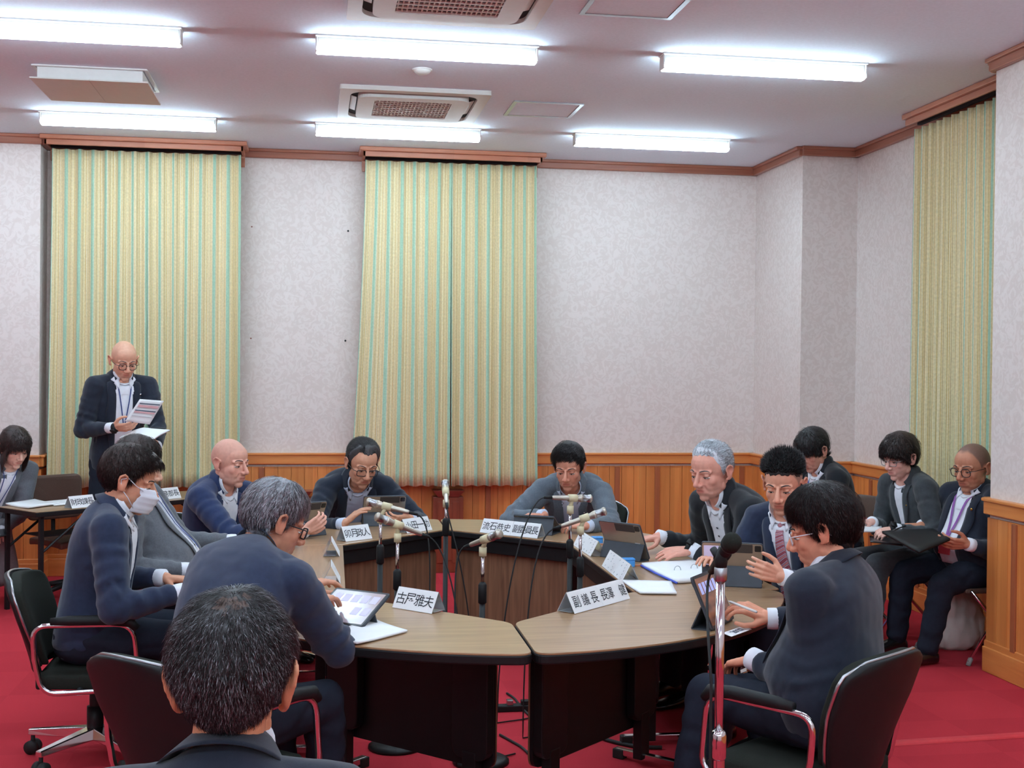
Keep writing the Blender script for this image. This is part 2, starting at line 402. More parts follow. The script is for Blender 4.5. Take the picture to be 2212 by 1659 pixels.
def wainscot(tagn, a, b, nrm):
    """panelled dado from a to b (xy); nrm = direction into the room"""
    a = np.array([*a, 0.0]); b = np.array([*b, 0.0]); n3 = np.array([*nrm, 0.0]); L = np.linalg.norm(b - a); t = (b - a) / L
    side = abs(t[1]) > 0.5; up = np.array([0, 0, 1.0])
    P = G()
    k = max(1, round(L / 0.105)); w = L / k
    for i in range(k):
        P.obox(a + t * (i + .5) * w + n3 * 0.008 + up * 0.5, t, n3, up, (w / 2 - 0.0016, 0.008, 0.36))
    P.obox(a + t * L / 2 + n3 * 0.002 + up * 0.5, t, n3, up, (L / 2, 0.002, 0.36))
    struct(P.build('trim_panels_' + tagn, 'wainscot_side' if side else 'wainscot'))
    Bt = G(); sp = (0.35, 0.75)
    x = 0.22; i = 0
    while x < L - 0.1:
        Bt.obox(a + t * x + n3 * 0.016 + up * 0.51, t, n3, up, (0.022, 0.012, 0.345)); x += sp[i % 2]; i += 1
    if i: struct(Bt.build('trim_battens_' + tagn, 'wood_batten', bevel=0.003))
    R = G()
    R.obox(a + t * L / 2 + n3 * 0.018 + up * (WT - 0.045), t, n3, up, (L / 2 + .012, 0.018, 0.045))
    R.obox(a + t * L / 2 + n3 * 0.024 + up * (WT - 0.008), t, n3, up, (L / 2 + .018, 0.024, 0.010))
    struct(R.build('trim_rail_' + tagn, 'wood_rail_side' if side else 'wood_rail', bevel=0.006))
    B = G()
    B.obox(a + t * L / 2 + n3 * 0.016 + up * 0.07, t, n3, up, (L / 2 + .012, 0.016, 0.07))
    B.obox(a + t * L / 2 + n3 * 0.012 + up * 0.155, t, n3, up, (L / 2 + .008, 0.012, 0.02))
    struct(B.build('baseboard_' + tagn, 'wood_rail_side' if side else 'wood_rail', bevel=0.005))
    C = G()
    C.obox(a + t * L / 2 + n3 * 0.02 + up * (CEIL - 0.035), t, n3, up, (L / 2 + .015, 0.02, 0.035))
    C.obox(a + t * L / 2 + n3 * 0.03 + up * (CEIL - 0.012), t, n3, up, (L / 2 + .022, 0.03, 0.012))
    struct(C.build('trim_cornice_' + tagn, 'cornice_side' if side else 'cornice', bevel=0.006))
wainscot('back', (XL, YB), (XR, YB), (0, -1))
wainscot('back_left', (X0, YL), (XL, YL), (0, -1))
wainscot('left_return', (XL, YL), (XL, YB), (1, 0))
wainscot('column_far', (XR, YN1), (XR, YB), (-1, 0))
wainscot('niche_far', (XR, YN1), (XN, YN1), (0, -1))
wainscot('right', (XN, YN0), (XN, YN1), (-1, 0))
wainscot('niche_near', (XR, YN0), (XN, YN0), (0, 1))
wainscot('column_near', (XR, Y0), (XR, YN0), (-1, 0))

# nail holes and knots: four dark picture plugs on the wall between the curtains
for i, (px, py, wh) in enumerate([(544, 490, 'beside the left curtain, upper'), (752, 499, 'beside the middle curtain, upper'), (542, 731, 'beside the left curtain, lower'), (746, 736, 'beside the middle curtain, lower')]):
    p = atY(px, py, YB); r = 0.008 if i % 2 else 0.006
    g = G(); g.cyl((0, 0, 0), (0, -0.006, 0), r, 12); o = g.build('wall_plug', 'mahogany' if i % 2 == 0 else 'black_edge'); o.location = p
    tag(o, 'small dark round plug in the pink wallpaper ' + wh, 'wall plug', 'plugs in the wallpaper')

# ------------------------------------------------------------------ curtains and pelmets
def curtain_panel(name, a, b, z0, z1, nfold, amp, seed, flare=(0.0, 0.0), face=(0, -1)):
    """pleated cloth hanging from a to b (xy) at the top; flare widens the hem at the two ends"""
    rnd = random.Random(seed); a = np.array(a, float); b = np.array(b, float); L = np.linalg.norm(b - a); t = (b - a) / L; n = np.array(face, float)
    NI, NJ = nfold * 16, 24
    ph = [rnd.uniform(-.5, .5) for _ in range(nfold + 1)]; am = [rnd.uniform(.7, 1.25) for _ in range(nfold + 1)]; wd = [rnd.uniform(-.14, .14) for _ in range(nfold + 1)]
    V = []; U = []
    pts_top = None
    for j in range(NJ + 1):
        v = j / NJ; z = z1 + (z0 - z1) * v
        row = []
        for i in range(NI + 1):
            f = i / 16.0; k = min(int(f), nfold - 1); fr = f - k
            A = amp * (am[k] * (1 - fr) + am[k + 1] * fr) * (0.75 + 0.35 * v)
            sw = wd[k] * (1 - fr) + wd[k + 1] * fr
            s = (f + sw * v * 0.9) / nfold
            u = s * L + (flare[1] * s ** 2 - flare[0] * (1 - s) ** 2) * v ** 1.6
            d = A * (math.cos(2 * PI * f) + 0.25 * math.cos(4 * PI * f + ph[k] * 3) + 0.1 * math.sin(6 * PI * f))
            dz = 0.006 * math.cos(2 * PI * f + 1) * (v > 0.98)
            row.append((u, d, z + dz))
        V.append(row)
    # cloth coordinate measured along the middle row
    acc = [0.0]; mid = V[NJ // 2]
    for i in range(NI): acc.append(acc[-1] + math.hypot(mid[i + 1][0] - mid[i][0], mid[i + 1][1] - mid[i][1]))
    scale = nfold * 0.20 / acc[-1]
    P = [[(a[0] + t[0] * u + n[0] * (d + amp), a[1] + t[1] * u + n[1] * (d + amp), z) for (u, d, z) in row] for row in V]
    gg = G(); gg.grid(P)
    v, f = gg.data(); me = bpy.data.meshes.new(name); me.from_pydata(v.tolist(), [], f); me.update()
    uvl = me.uv_layers.new(name='cloth'); NJ1 = NI + 1
    vi = np.zeros(len(me.loops), np.int32); me.loops.foreach_get('vertex_index', vi)
    uu = np.array(acc)[vi % NJ1] * scale + 0.03; vv = v[vi, 2]
    uvl.data.foreach_set('uv', np.stack([uu, vv], 1).ravel())
    me.materials.append(MATS['curtain']); me.polygons.foreach_set('use_smooth', np.ones(len(me.polygons), bool))
    return me
def curtain(label, a, b, z0, z1, nf, seed, flare, face):
    mid = ((a[0] + b[0]) / 2, (a[1] + b[1]) / 2)
    root = empty('curtain', (mid[0], mid[1], 0)); tag(root, label, 'curtain', 'striped curtains')
    for k, (p, q, fl) in enumerate([(a, mid, (flare[0], 0.01)), (mid, b, (-0.012, flare[1]))]):
        me = curtain_panel('panel', p, q, z0, z1, nf, 0.026, seed + k, fl, face)
        o = bpy.data.objects.new('panel', me); COL.objects.link(o); o.parent = root; o.matrix_parent_inverse = Matrix.Translation((-mid[0], -mid[1], 0))
        md = o.modifiers.new('cloth', 'SOLIDIFY'); md.thickness = 0.003
    return root
YC = 9.98
xa = atY(112, 600, YC)[0]; xb = atY(519, 600, YC)[0]; xc = atY(788, 500, YC)[0]; xd = atY(1157, 500, YC)[0]
curtain('closed cream, gold and mint striped curtain on the back wall behind the standing person', (xa, YC + .03), (xb, YC + .03), 0.715, CEIL - 0.09, 7, 3, (0.03, 0.0), (0, -1))
curtain('closed cream, gold and mint striped curtain in the middle of the back wall', (xc, YC + .03), (xd, YC + .03), 0.715, CEIL - 0.09, 7, 21, (0.09, 0.03), (0, -1))
curtain('striped curtain in the niche of the right wall, partly hidden by the near column', (4.06, 7.86), (4.06, 6.50), 0.70, CEIL - 0.10, 7, 41, (0.0, 0.0), (-1, 0))
def pelmet(label, lo, hi, side):
    """timber box that hides the curtain rail"""
    x0, y0 = lo; x1, y1 = hi
    root = empty('curtain_pelmet', ((x0 + x1) / 2, (y0 + y1) / 2, CEIL)); tag(root, label, 'pelmet', 'timber pelmets over the curtains')
    org = np.array(root.location[:]); m = 'pelmet_side' if side else 'pelmet'
    b = G(); b.box((x0, y0, CEIL - 0.035), (x1, y1, CEIL - 0.001)); 
    o = b.build('fascia', m, root, bevel=0.006, origin=org)
    i = 0.028
    b = G(); b.box((x0 + i, y0 + i, CEIL - 0.075), (x1 - i, y0 + i + .02, CEIL - 0.035)); b.box((x0 + i, y0 + i, CEIL - 0.075), (x0 + i + .02, y1, CEIL - 0.035)); b.box((x1 - i - .02, y0 + i, CEIL - 0.075), (x1 - i, y1, CEIL - 0.035))
    b.build('lower_board', m, root, bevel=0.003, origin=org)
    b = G()
    if side: b.box((x0 + .09, y0 + .05, CEIL - 0.075), (x0 + .12, y1 - .05, CEIL - 0.055))
    else: b.box((x0 + .05, y1 - .15, CEIL - 0.075), (x1 - .05, y1 - .12, CEIL - 0.055))
    b.build('curtain_rail', 'dark_gap', root, origin=org)
    b = G()
    for xx, yy in (((x0 + i, y1 - .05), (x1 - i - .03, y1 - .05)) if not side else ((x1 - .05, y0 + i), (x1 - .05, y1 - i - .03))):
        b = G(); b.box((xx, yy, CEIL - 0.16), (xx + .03, yy + .03, CEIL - 0.075)); b.build('bracket', m, root, bevel=0.003, origin=org)
    return root
pelmet('long timber pelmet over the left curtain of the back wall', (xa - .07, 9.84), (xb + .05, YB - .035), False)
pelmet('long timber pelmet over the middle curtain of the back wall', (xc - .05, 9.84), (xd + .06, YB - .035), False)
pelmet('timber pelmet over the curtain of the right wall niche', (3.93, 6.43), (XN - .035, 7.90), True)

# two mahogany pedestals under the back curtains
for (px, lab) in [(966, 'dark mahogany cabinet stand with flared top against the panelled wall below the middle curtain'), (640, 'dark mahogany cabinet stand with flared top below the wall between the two back curtains')]:
    p = atY(px, 1062, YB - 0.06); root = empty('wooden_pedestal', (p[0], YB - 0.11, 0)); tag(root, lab, 'pedestal', 'mahogany pedestals along the back wall')
    g = G(); g.box((-.125, -.045, 0.0), (.125, .082, .62)); g.build('cabinet', 'mahogany', root, bevel=0.004)
    g = G(); g.box((-.09, -.052, .08), (-.035, -.045, .58)); g.box((.035, -.052, .08), (.09, -.045, .58)); g.box((-.035, -.049, .1), (.035, -.045, .56)); g.build('panel', 'mahogany', root, bevel=0.002)
    g = G(); v = [(-.085, -.055, .62), (.085, -.055, .62), (.085, .082, .62), (-.085, .082, .62), (-.13, -.10, .675), (.13, -.10, .675), (.13, .082, .675), (-.13, .082, .675)]
    g.add(v, [(3, 2, 1, 0), (4, 5, 6, 7), (0, 1, 5, 4), (1, 2, 6, 5), (2, 3, 7, 6), (3, 0, 4, 7)]); g.build('flared_cap', 'mahogany_cap', root, bevel=0.003)

# ------------------------------------------------------------------ ceiling lights
lm = NT('tube_light'); em = lm.n('ShaderNodeEmission'); em.inputs[0].default_value = (*LAMP_COL, 1); em.inputs[1].default_value = LAMP
lm.l(em.outputs[0], lm.t.nodes['Material Output'].inputs[0]); MATS['tube_light'] = lm.m
def make_lamp():
    root = empty('ceiling_light', (0, 0, 0))
    g = G(); g.box((-.60, -.055, -.010), (.60, .055, 0)); g.box((-.585, -.032, -.066), (.585, .032, -.010)); g.build('housing', 'white_plastic', root, bevel=0.003)
    pr = [(-.036, -.062), (-.043, -.068), (-.042, -.080), (-.024, -.090), (.024, -.090), (.042, -.080), (.043, -.068), (.036, -.062)]
    g = G(); n = len(pr); L = 0.588
    v = [(-L, y, z) for y, z in pr] + [(L, y, z) for y, z in pr]
    g.add(v, [tuple(range(n)), tuple(range(2 * n - 1, n - 1, -1))] + [(i, n + i, n + (i + 1) % n, (i + 1) % n) for i in range(n)]); g.build('diffuser', 'tube_light', root)
    for s in (-1, 1): g = G(); g.box((s * .588, -.040, -.086), (s * .598, .040, -.010)); g.build('end_cap', 'white_plastic', root, bevel=0.003)
    return root
lamp0 = make_lamp(); first = True
colx = [(-1.293, 'left'), (0.592, 'middle'), (2.49, 'right')]
for r, (y, rn) in enumerate([(9.01, 'far row over the curtains'), (6.67, 'near row above the table ring')]):
    for x, cn in colx:
        o = lamp0 if first else copy_tree(lamp0); first = False
        o.location = (x, y, CEIL); tag(o, 'glowing white tube light, %s one of the %s' % (cn, rn), 'ceiling light', 'tube lights on the ceiling')
for y in (4.33, 1.99, -0.35, -2.7):
    for x in (-3.18, -1.293, 0.592, 2.49):
        o = copy_tree(lamp0); o.location = (x, y, CEIL); tag(o, 'white tube light on the ceiling, %s of the rows behind the camera' % {4.33: 'first', 1.99: 'second', -0.35: 'third', -2.7: 'fourth'}[y], 'ceiling light', 'tube lights over the rear of the room %d' % int(y * 10))
for y in (6.67, 9.01):
    o = copy_tree(lamp0); o.location = (-3.18, y, CEIL); tag(o, 'white tube light on the ceiling beyond the left edge of the photo', 'ceiling light', 'tube lights beyond the left edge')

# ------------------------------------------------------------------ ceiling cassettes, hatches, smoke detector, draught deflector
def rrect(hx, hy, r, n=8):
    return roundpoly([(-hx, -hy), (hx, -hy), (hx, hy), (-hx, hy)], r, n)
def ring_plate(g, outer, inner, z0, z1):
    n = len(outer)
    for z, fl in ((z0, 0), (z1, 1)):
        v = [(p[0], p[1], z) for p in outer] + [(p[0], p[1], z) for p in inner]
        f = [(i, (i + 1) % n, n + (i + 1) % n, n + i) for i in range(n)]
        g.add(v, f if fl else [tuple(reversed(q)) for q in f])
    for pl, fl in ((outer, 0), (inner, 1)):
        v = [(p[0], p[1], z0) for p in pl] + [(p[0], p[1], z1) for p in pl]
        f = [(i, (i + 1) % n, n + (i + 1) % n, n + i) for i in range(n)]
        g.add(v, [tuple(reversed(q)) for q in f] if fl else f)
def cassette():
    root = empty('ceiling_air_conditioner', (0, 0, 0))
    g = G(); ring_plate(g, rrect(.475, .475, .02), rrect(.405, .405, .12), -.028, 0); g.build('panel', 'offwhite', root, bevel=0.004)
    g = G(); g.prism(rrect(.405, .405, .12), -.006, 0.0); g.build('outlet_slot', 'dark_gap', root)
    g = G(); ring_plate(g, rrect(.355, .355, .10), rrect(.25, .25, .03), -.045, -.004); g.build('cover', 'offwhite', root, bevel=0.006)
    g = G(); g.prism(rrect(.25, .25, .02), -.026, -.020); g.build('filter', 'louvre_blue', root)
    g = G()
    for i in range(21): x = -.24 + .024 * i; g.box((x - .0035, -.25, -.038), (x + .0035, .25, -.028))
    for i in range(9): y = -.24 + .06 * i; g.box((-.25, y - .005, -.040), (.25, y + .005, -.030))
    g.build('intake_grille', 'offwhite', root)
    for s in (-1, 1):
        g = G(); g.obox((s * .381, 0, -.012), (1, 0, .3 * s), (0, 1, 0), (0, 0, 1), (.018, .2, .002)); g.build('flap', 'offwhite', root)
    return root
c0 = cassette(); c0.location = (0.62, 8.22, CEIL); tag(c0, 'square white ceiling air conditioner between the two rows of tube lights', 'air conditioner', 'ceiling cassettes')
c1 = copy_tree(c0); c1.location = (0.62, 5.755, CEIL); tag(c1, 'square white ceiling air conditioner cut by the top edge of the photo', 'air conditioner', 'ceiling cassettes')
for (x, y, lab) in [(1.51, 8.215, 'small framed ceiling access hatch right of the far air conditioner'), (1.51, 5.76, 'small framed ceiling hatch beside the nearer air conditioner at the top')]:
    root = empty('access_hatch', (x, y, CEIL)); tag(root, lab, 'hatch', 'ceiling access hatches')
    g = G(); ring_plate(g, rrect(.235, .23, .004, 2), rrect(.21, .205, .004, 2), -.008, 0); g.build('frame', 'steel', root)
    g = G(); g.prism(rrect(.207, .202, .004, 2), -.005, 0); g.build('door', 'ceiling_paint', root)
p = atZ(912, 150, CEIL); root = empty('smoke_detector', (p[0], p[1], CEIL)); tag(root, 'round white smoke detector on the ceiling below the middle tube light', 'smoke detector')
g = G(); g.lathe([(.012, -.030), (.03, -.028), (.045, -.018), (.05, -.010), (.05, 0)]); g.build('body', 'offwhite', root, True)
g = G(); g.lathe([(.058, -.006), (.06, -.002), (.06, 0)]); g.build('base', 'white_plastic', root, True)
root = empty('ceiling_vent_deflector', (-1.32, 7.90, CEIL)); tag(root, 'white square box with flat deflector plate on the ceiling, between the left tube lights', 'ceiling vent')
g = G(); g.box((-.30, -.27, -.075), (.30, .27, 0)); g.build('housing', 'white_plastic', root, bevel=0.002)
g = G(); g.box((-.335, -.31, -.085), (-.001, .31, -.077)); g.box((.001, -.31, -.085), (.335, .31, -.077)); g.build('deflector_plate', 'offwhite', root)
g = G(); ring_plate(g, rrect(.33, .30, .01, 2), rrect(.31, .28, .01, 2), -.008, 0); g.build('frame', 'white_plastic', root)

# red cable cover lying across the carpet
a = atZ(1925, 1607, 0); b = atZ(2212, 1589, 0); d = unit(b - a)
g = G(); L = 1.7; n_ = np.array([-d[1], d[0], 0]); pr = [(-.035, .0), (-.03, .006), (-.012, .012), (.012, .012), (.03, .006), (.035, .0)]
v = [a - d * .35 + n_ * y + np.array([0, 0, z + .001]) for y, z in pr] + [a + d * L + n_ * y + np.array([0, 0, z + .001]) for y, z in pr]; n = 6
g.add(v, [tuple(range(n)), tuple(range(2 * n - 1, n - 1, -1))] + [(i, n + i, n + (i + 1) % n, (i + 1) % n) for i in range(n)])
tag(g.build('floor_cable_cover', 'red_strip'), 'flat red cable cover strip across the carpet near the right wall', 'cable cover')
# ------------------------------------------------------------------ people
M('jacket_navy', (36, 46, 70), 0.85, var=0.10, scale=60, bump=0.25, bscale=900, spec=0.25, sheen=0.25)
M('jacket_dark', (30, 36, 50), 0.85, var=0.10, scale=60, bump=0.25, bscale=900, spec=0.25, sheen=0.2)
M('jacket_black', (28, 30, 36), 0.85, var=0.10, scale=60, bump=0.25, bscale=900, spec=0.25, sheen=0.2)
M('jacket_charcoal', (58, 62, 66), 0.85, var=0.12, scale=60, bump=0.25, bscale=900, spec=0.25, sheen=0.2)
M('jacket_blue', (34, 48, 84), 0.85, var=0.10, scale=60, bump=0.25, bscale=900, spec=0.25, sheen=0.25)
M('jacket_grey', (96, 104, 114), 0.88, var=0.12, scale=120, bump=0.25, bscale=900, spec=0.2, sheen=0.2)
M('jacket_midgrey', (98, 100, 106), 0.88, var=0.12, scale=120, bump=0.25, bscale=900, spec=0.2, sheen=0.2)
M('trousers_dark', (30, 34, 46), 0.88, var=0.10, scale=60, spec=0.2)
M('skirt_grey', (122, 116, 118), 0.9, var=0.08, scale=80, spec=0.2)
M('shirt_white', (232, 234, 242), 0.8, var=0.03, scale=40, spec=0.2)
M('shirt_blue', (198, 206, 226), 0.8, var=0.03, scale=40, spec=0.2)
M('skin', (220, 172, 146), 0.48, var=0.05, scale=60, bump=0.08, bscale=700, spec=0.3, vcol=True)
M('eye_white', (226, 222, 216), 0.2, var=0)
M('eye_dark', (30, 22, 20), 0.15, var=0)
M('lash', (34, 26, 24), 0.6, var=0)
M('hair_black', (40, 37, 38), 0.5, var=0.25, scale=120, spec=0.4)
M('hair_brown', (58, 46, 43), 0.5, var=0.25, scale=120, spec=0.4)
M('hair_darkgrey', (66, 64, 66), 0.5, var=0.2, scale=120, spec=0.4)
M('hair_grey', (146, 148, 154), 0.5, var=0.2, scale=120, spec=0.4)
M('hair_light', (214, 217, 224), 0.5, var=0.1, scale=120, spec=0.4)
M('scalp', (88, 68, 60), 0.6, var=0.2, scale=160)
M('mask_white', (226, 228, 238), 0.85, var=0.02)
M('lanyard_purple', (142, 84, 160), 0.6, var=0.1)
M('lanyard_blue', (44, 62, 120), 0.6, var=0.1)
M('badge_red', (170, 50, 62), 0.5, var=0.05)
def _tie():
    k = NT('tie_stripes'); tc = k.n('ShaderNodeTexCoord'); wv = k.n('ShaderNodeTexWave', wave_type='BANDS', bands_direction='DIAGONAL'); wv.inputs['Scale'].default_value = 26
    k.l(tc.outputs['Object'], wv.inputs['Vector']); cr = k.n('ShaderNodeValToRGB'); cr.color_ramp.interpolation = 'CONSTANT'; e = cr.color_ramp.elements
    e[0].color = (*lin((150, 70, 84)), 1); e[1].position = 0.4; e[1].color = (*lin((214, 196, 206)), 1); q = e.new(0.6); q.color = (*lin((84, 92, 132)), 1); q = e.new(0.8); q.color = (*lin((190, 120, 120)), 1)
    k.l(wv.outputs['Color'], cr.inputs['Fac']); k.l(cr.outputs['Color'], k.b.inputs['Base Color']); k.b.inputs['Roughness'].default_value = 0.6
    MATS['tie_stripes'] = k.m
_tie()

def remesh(v, f, vox, it, fac=0.5):
    me = bpy.data.meshes.new('t'); me.from_pydata(np.asarray(v).tolist(), [], f); o = bpy.data.objects.new('t', me); COL.objects.link(o)
    r = o.modifiers.new('r', 'REMESH'); r.mode = 'VOXEL'; r.voxel_size = vox
    if it: s = o.modifiers.new('s', 'SMOOTH'); s.iterations = it; s.factor = fac
    dg = bpy.context.evaluated_depsgraph_get(); ev = o.evaluated_get(dg); m2 = ev.to_mesh()
    n = len(m2.vertices); V = np.empty(n * 3); m2.vertices.foreach_get('co', V); V = V.reshape(-1, 3).copy()
    L = np.empty(len(m2.loops), np.int32); m2.loops.foreach_get('vertex_index', L)
    st = np.empty(len(m2.polygons), np.int32); m2.polygons.foreach_get('loop_start', st); tt = np.empty(len(m2.polygons), np.int32); m2.polygons.foreach_get('loop_total', tt)
    nr = np.empty(n * 3); m2.vertices.foreach_get('normal', nr); nr = nr.reshape(-1, 3).copy()
    ev.to_mesh_clear(); bpy.data.objects.remove(o); bpy.data.meshes.remove(me)
    if (tt == 4).all(): F = L.reshape(-1, 4).copy()
    else: F = [tuple(L[a:a + b]) for a, b in zip(st, tt)]
    return V, F, nr
def mk_fast(name, V, F, mat, parent, origin):
    """mesh of quads from arrays"""
    if not isinstance(F, np.ndarray): return mk(name, V, F, mat, parent, True, origin=origin)
    me = bpy.data.meshes.new(name); o = bpy.data.objects.new(name, me); COL.objects.link(o)
    me.vertices.add(len(V)); me.vertices.foreach_set('co', (V - np.asarray(origin)).ravel())
    me.loops.add(F.size); me.loops.foreach_set('vertex_index', F.ravel().astype(np.int32))
    me.polygons.add(len(F)); me.polygons.foreach_set('loop_start', np.arange(0, F.size, 4, dtype=np.int32)); me.polygons.foreach_set('loop_total', np.full(len(F), 4, np.int32))
    me.polygons.foreach_set('use_smooth', np.ones(len(F), bool)); me.update(calc_edges=True); me.validate()
    me.materials.append(MATS[mat])
    if parent is not None: o.parent = parent
    else: o.location = origin
    return o
def bvh(V, F): return BVHTree.FromPolygons([tuple(p) for p in V], [tuple(int(i) for i in q) for q in F])
def nz(V, fr, seed=0.0):
    return np.array([noise.noise((p[0] * fr + seed, p[1] * fr + seed * .7, p[2] * fr - seed)) for p in V])
def sstep(a, b, x): t = np.clip((x - a) / (b - a), 0, 1); return t * t * (3 - 2 * t)

# hair styles: az knots (0 = front, pi = back), hairline height, thickness in the hair there and on top
AZ = [0, .45, .85, 1.15, 1.35, 1.5, 1.75, 2.0, 2.4, 2.8, PI]
STYLES = {
 'short':   dict(zl=[.078, .076, .062, .030, -.012, .012, .016, -.030, -.052, -.062, -.065], top=.022, side=.012),
 'combed':  dict(zl=[.084, .080, .066, .028, -.014, .012, .014, -.034, -.056, -.066, -.070], top=.026, side=.014),
 'slick':   dict(zl=[.084, .094, .080, .040, -.008, .014, .016, -.030, -.052, -.062, -.066], top=.020, side=.012),
 'quiff':   dict(zl=[.074, .070, .058, .022, -.016, .010, .012, -.034, -.054, -.064, -.068], top=.030, side=.014, quiff=.030),
 'fade':    dict(zl=[.078, .074, .060, .030, .000, .016, .018, -.020, -.042, -.052, -.056], top=.020, side=.004),
 'buzz':    dict(zl=[.090, .094, .078, .044, -.004, .014, .016, -.026, -.048, -.058, -.062], top=.005, side=.004),
 'bowl':    dict(zl=[.058, .052, .040, .016, -.010, .012, .014, -.034, -.058, -.068, -.072], top=.030, side=.020, drop=[.034, .034, .026, .012, .004, 0, 0, 0, 0, 0, 0]),
 'ladyshort': dict(zl=[.068, .060, .044, .020, -.006, .012, .012, -.046, -.072, -.082, -.086], top=.034, side=.022, drop=[.022, .026, .026, .014, .004, 0, .004, .008, .010, .010, .010]),
 'bob':     dict(zl=[.062, .056, .036, .004, -.020, -.030, -.030, -.040, -.060, -.070, -.074], top=.024, side=.020, drop=[.030, .032, .060, .110, .130, .135, .135, .13, .13, .13, .13]),
 'full':    dict(zl=[.074, .070, .056, .020, -.020, .010, .010, -.044, -.066, -.074, -.078], top=.028, side=.020),
}
FINGER_B = [(-.0305, .088, .074, .0080), (-.0105, .094, .083, .0084), (.0105, .092, .080, .0083), (.0300, .084, .066, .0074)]   # lateral, knuckle, length, radius (index .. little)

def hand(g, W, d, n, ts, s, curl=0.5, spread=1.0, thumb=0.5, curls=None):
    """palm, four fingers and a thumb from the wrist W; d to the fingers, n out of the palm, ts to the thumb"""
    d = unit(d); n = unit(n - d * np.dot(n, d)); ts = unit(ts - d * np.dot(ts, d) - n * np.dot(ts, n)); W = np.asarray(W, float)
    A = np.stack([ts, d, n])
    g.cap(W - d * .004 * s, W + d * .014 * s, .0255 * s, .024 * s, 12)
    for lat, kn, ln, r in FINGER_B:
        K = W + d * kn * s - ts * lat * s * .96 - n * .002 * s
        g.cap(W + d * .016 * s - ts * lat * .55 * s, K, .0140 * s, .0112 * s, 10)
    g.ell(W + d * .048 * s + n * .003 * s, (.036 * s, .046 * s, .0135 * s), A)
    for k, (lat, kn, ln, r) in enumerate(FINGER_B):
        c = curls[k] if curls else curl
        P = W + d * kn * s - ts * lat * s * .96 - n * .002 * s; ang = c * .55; lat2 = -lat * 1.9 * spread
        pts = [P]
        for j, fr in enumerate((.46, .30, .24)):
            dd = d * math.cos(ang) + n * math.sin(ang); dd = unit(dd + ts * lat2)
            P = P + dd * ln * fr * s; pts.append(P); ang += c * (.85 if j == 0 else .6)
        g.chain(pts, [r * s * 1.05, r * s, r * s * .93, r * s * .82], 10)
    T0 = W + d * .022 * s + ts * .024 * s + n * .006 * s
    T1 = T0 + unit(ts * .75 + d * .75 + n * (.15 + .5 * thumb)) * .042 * s
    T2 = T1 + unit(ts * .30 + d * .95 + n * (.05 + .5 * thumb)) * .032 * s
    T3 = T2 + unit(ts * (.12 - .3 * thumb) + d + n * .25 * thumb) * .026 * s
    g.chain([T0, T1, T2, T3], [.0145 * s, .0112 * s, .0098 * s, .0080 * s], 10)
    g.cap(W + d * .02 * s + ts * .012 * s, T1, .016 * s, .010 * s, 10)

def ik(Sh, Wr, a, b, pole):
    v = Wr - Sh; D = np.linalg.norm(v); u = v / D; D2 = min(D, (a + b) * .995)
    if D > (a + b) * .995: k = D / ((a + b) * .995); a *= k; b *= k; D2 = D * .998
    x = (a * a - b * b + D2 * D2) / (2 * D2); h = math.sqrt(max(0, a * a - x * x))
    p = pole - u * np.dot(pole, u); p = unit(p)
    return Sh + u * x + p * h

TOR = [(-.16, .150, .105, 0), (-.06, .178, .128, 0), (.08, .184, .130, .004), (.25, .170, .124, .008), (.42, .166, .120, .008), (.58, .182, .122, .006), (.72, .192, .120, .004), (.83, .196, .110, 0), (.91, .176, .094, -.002)]

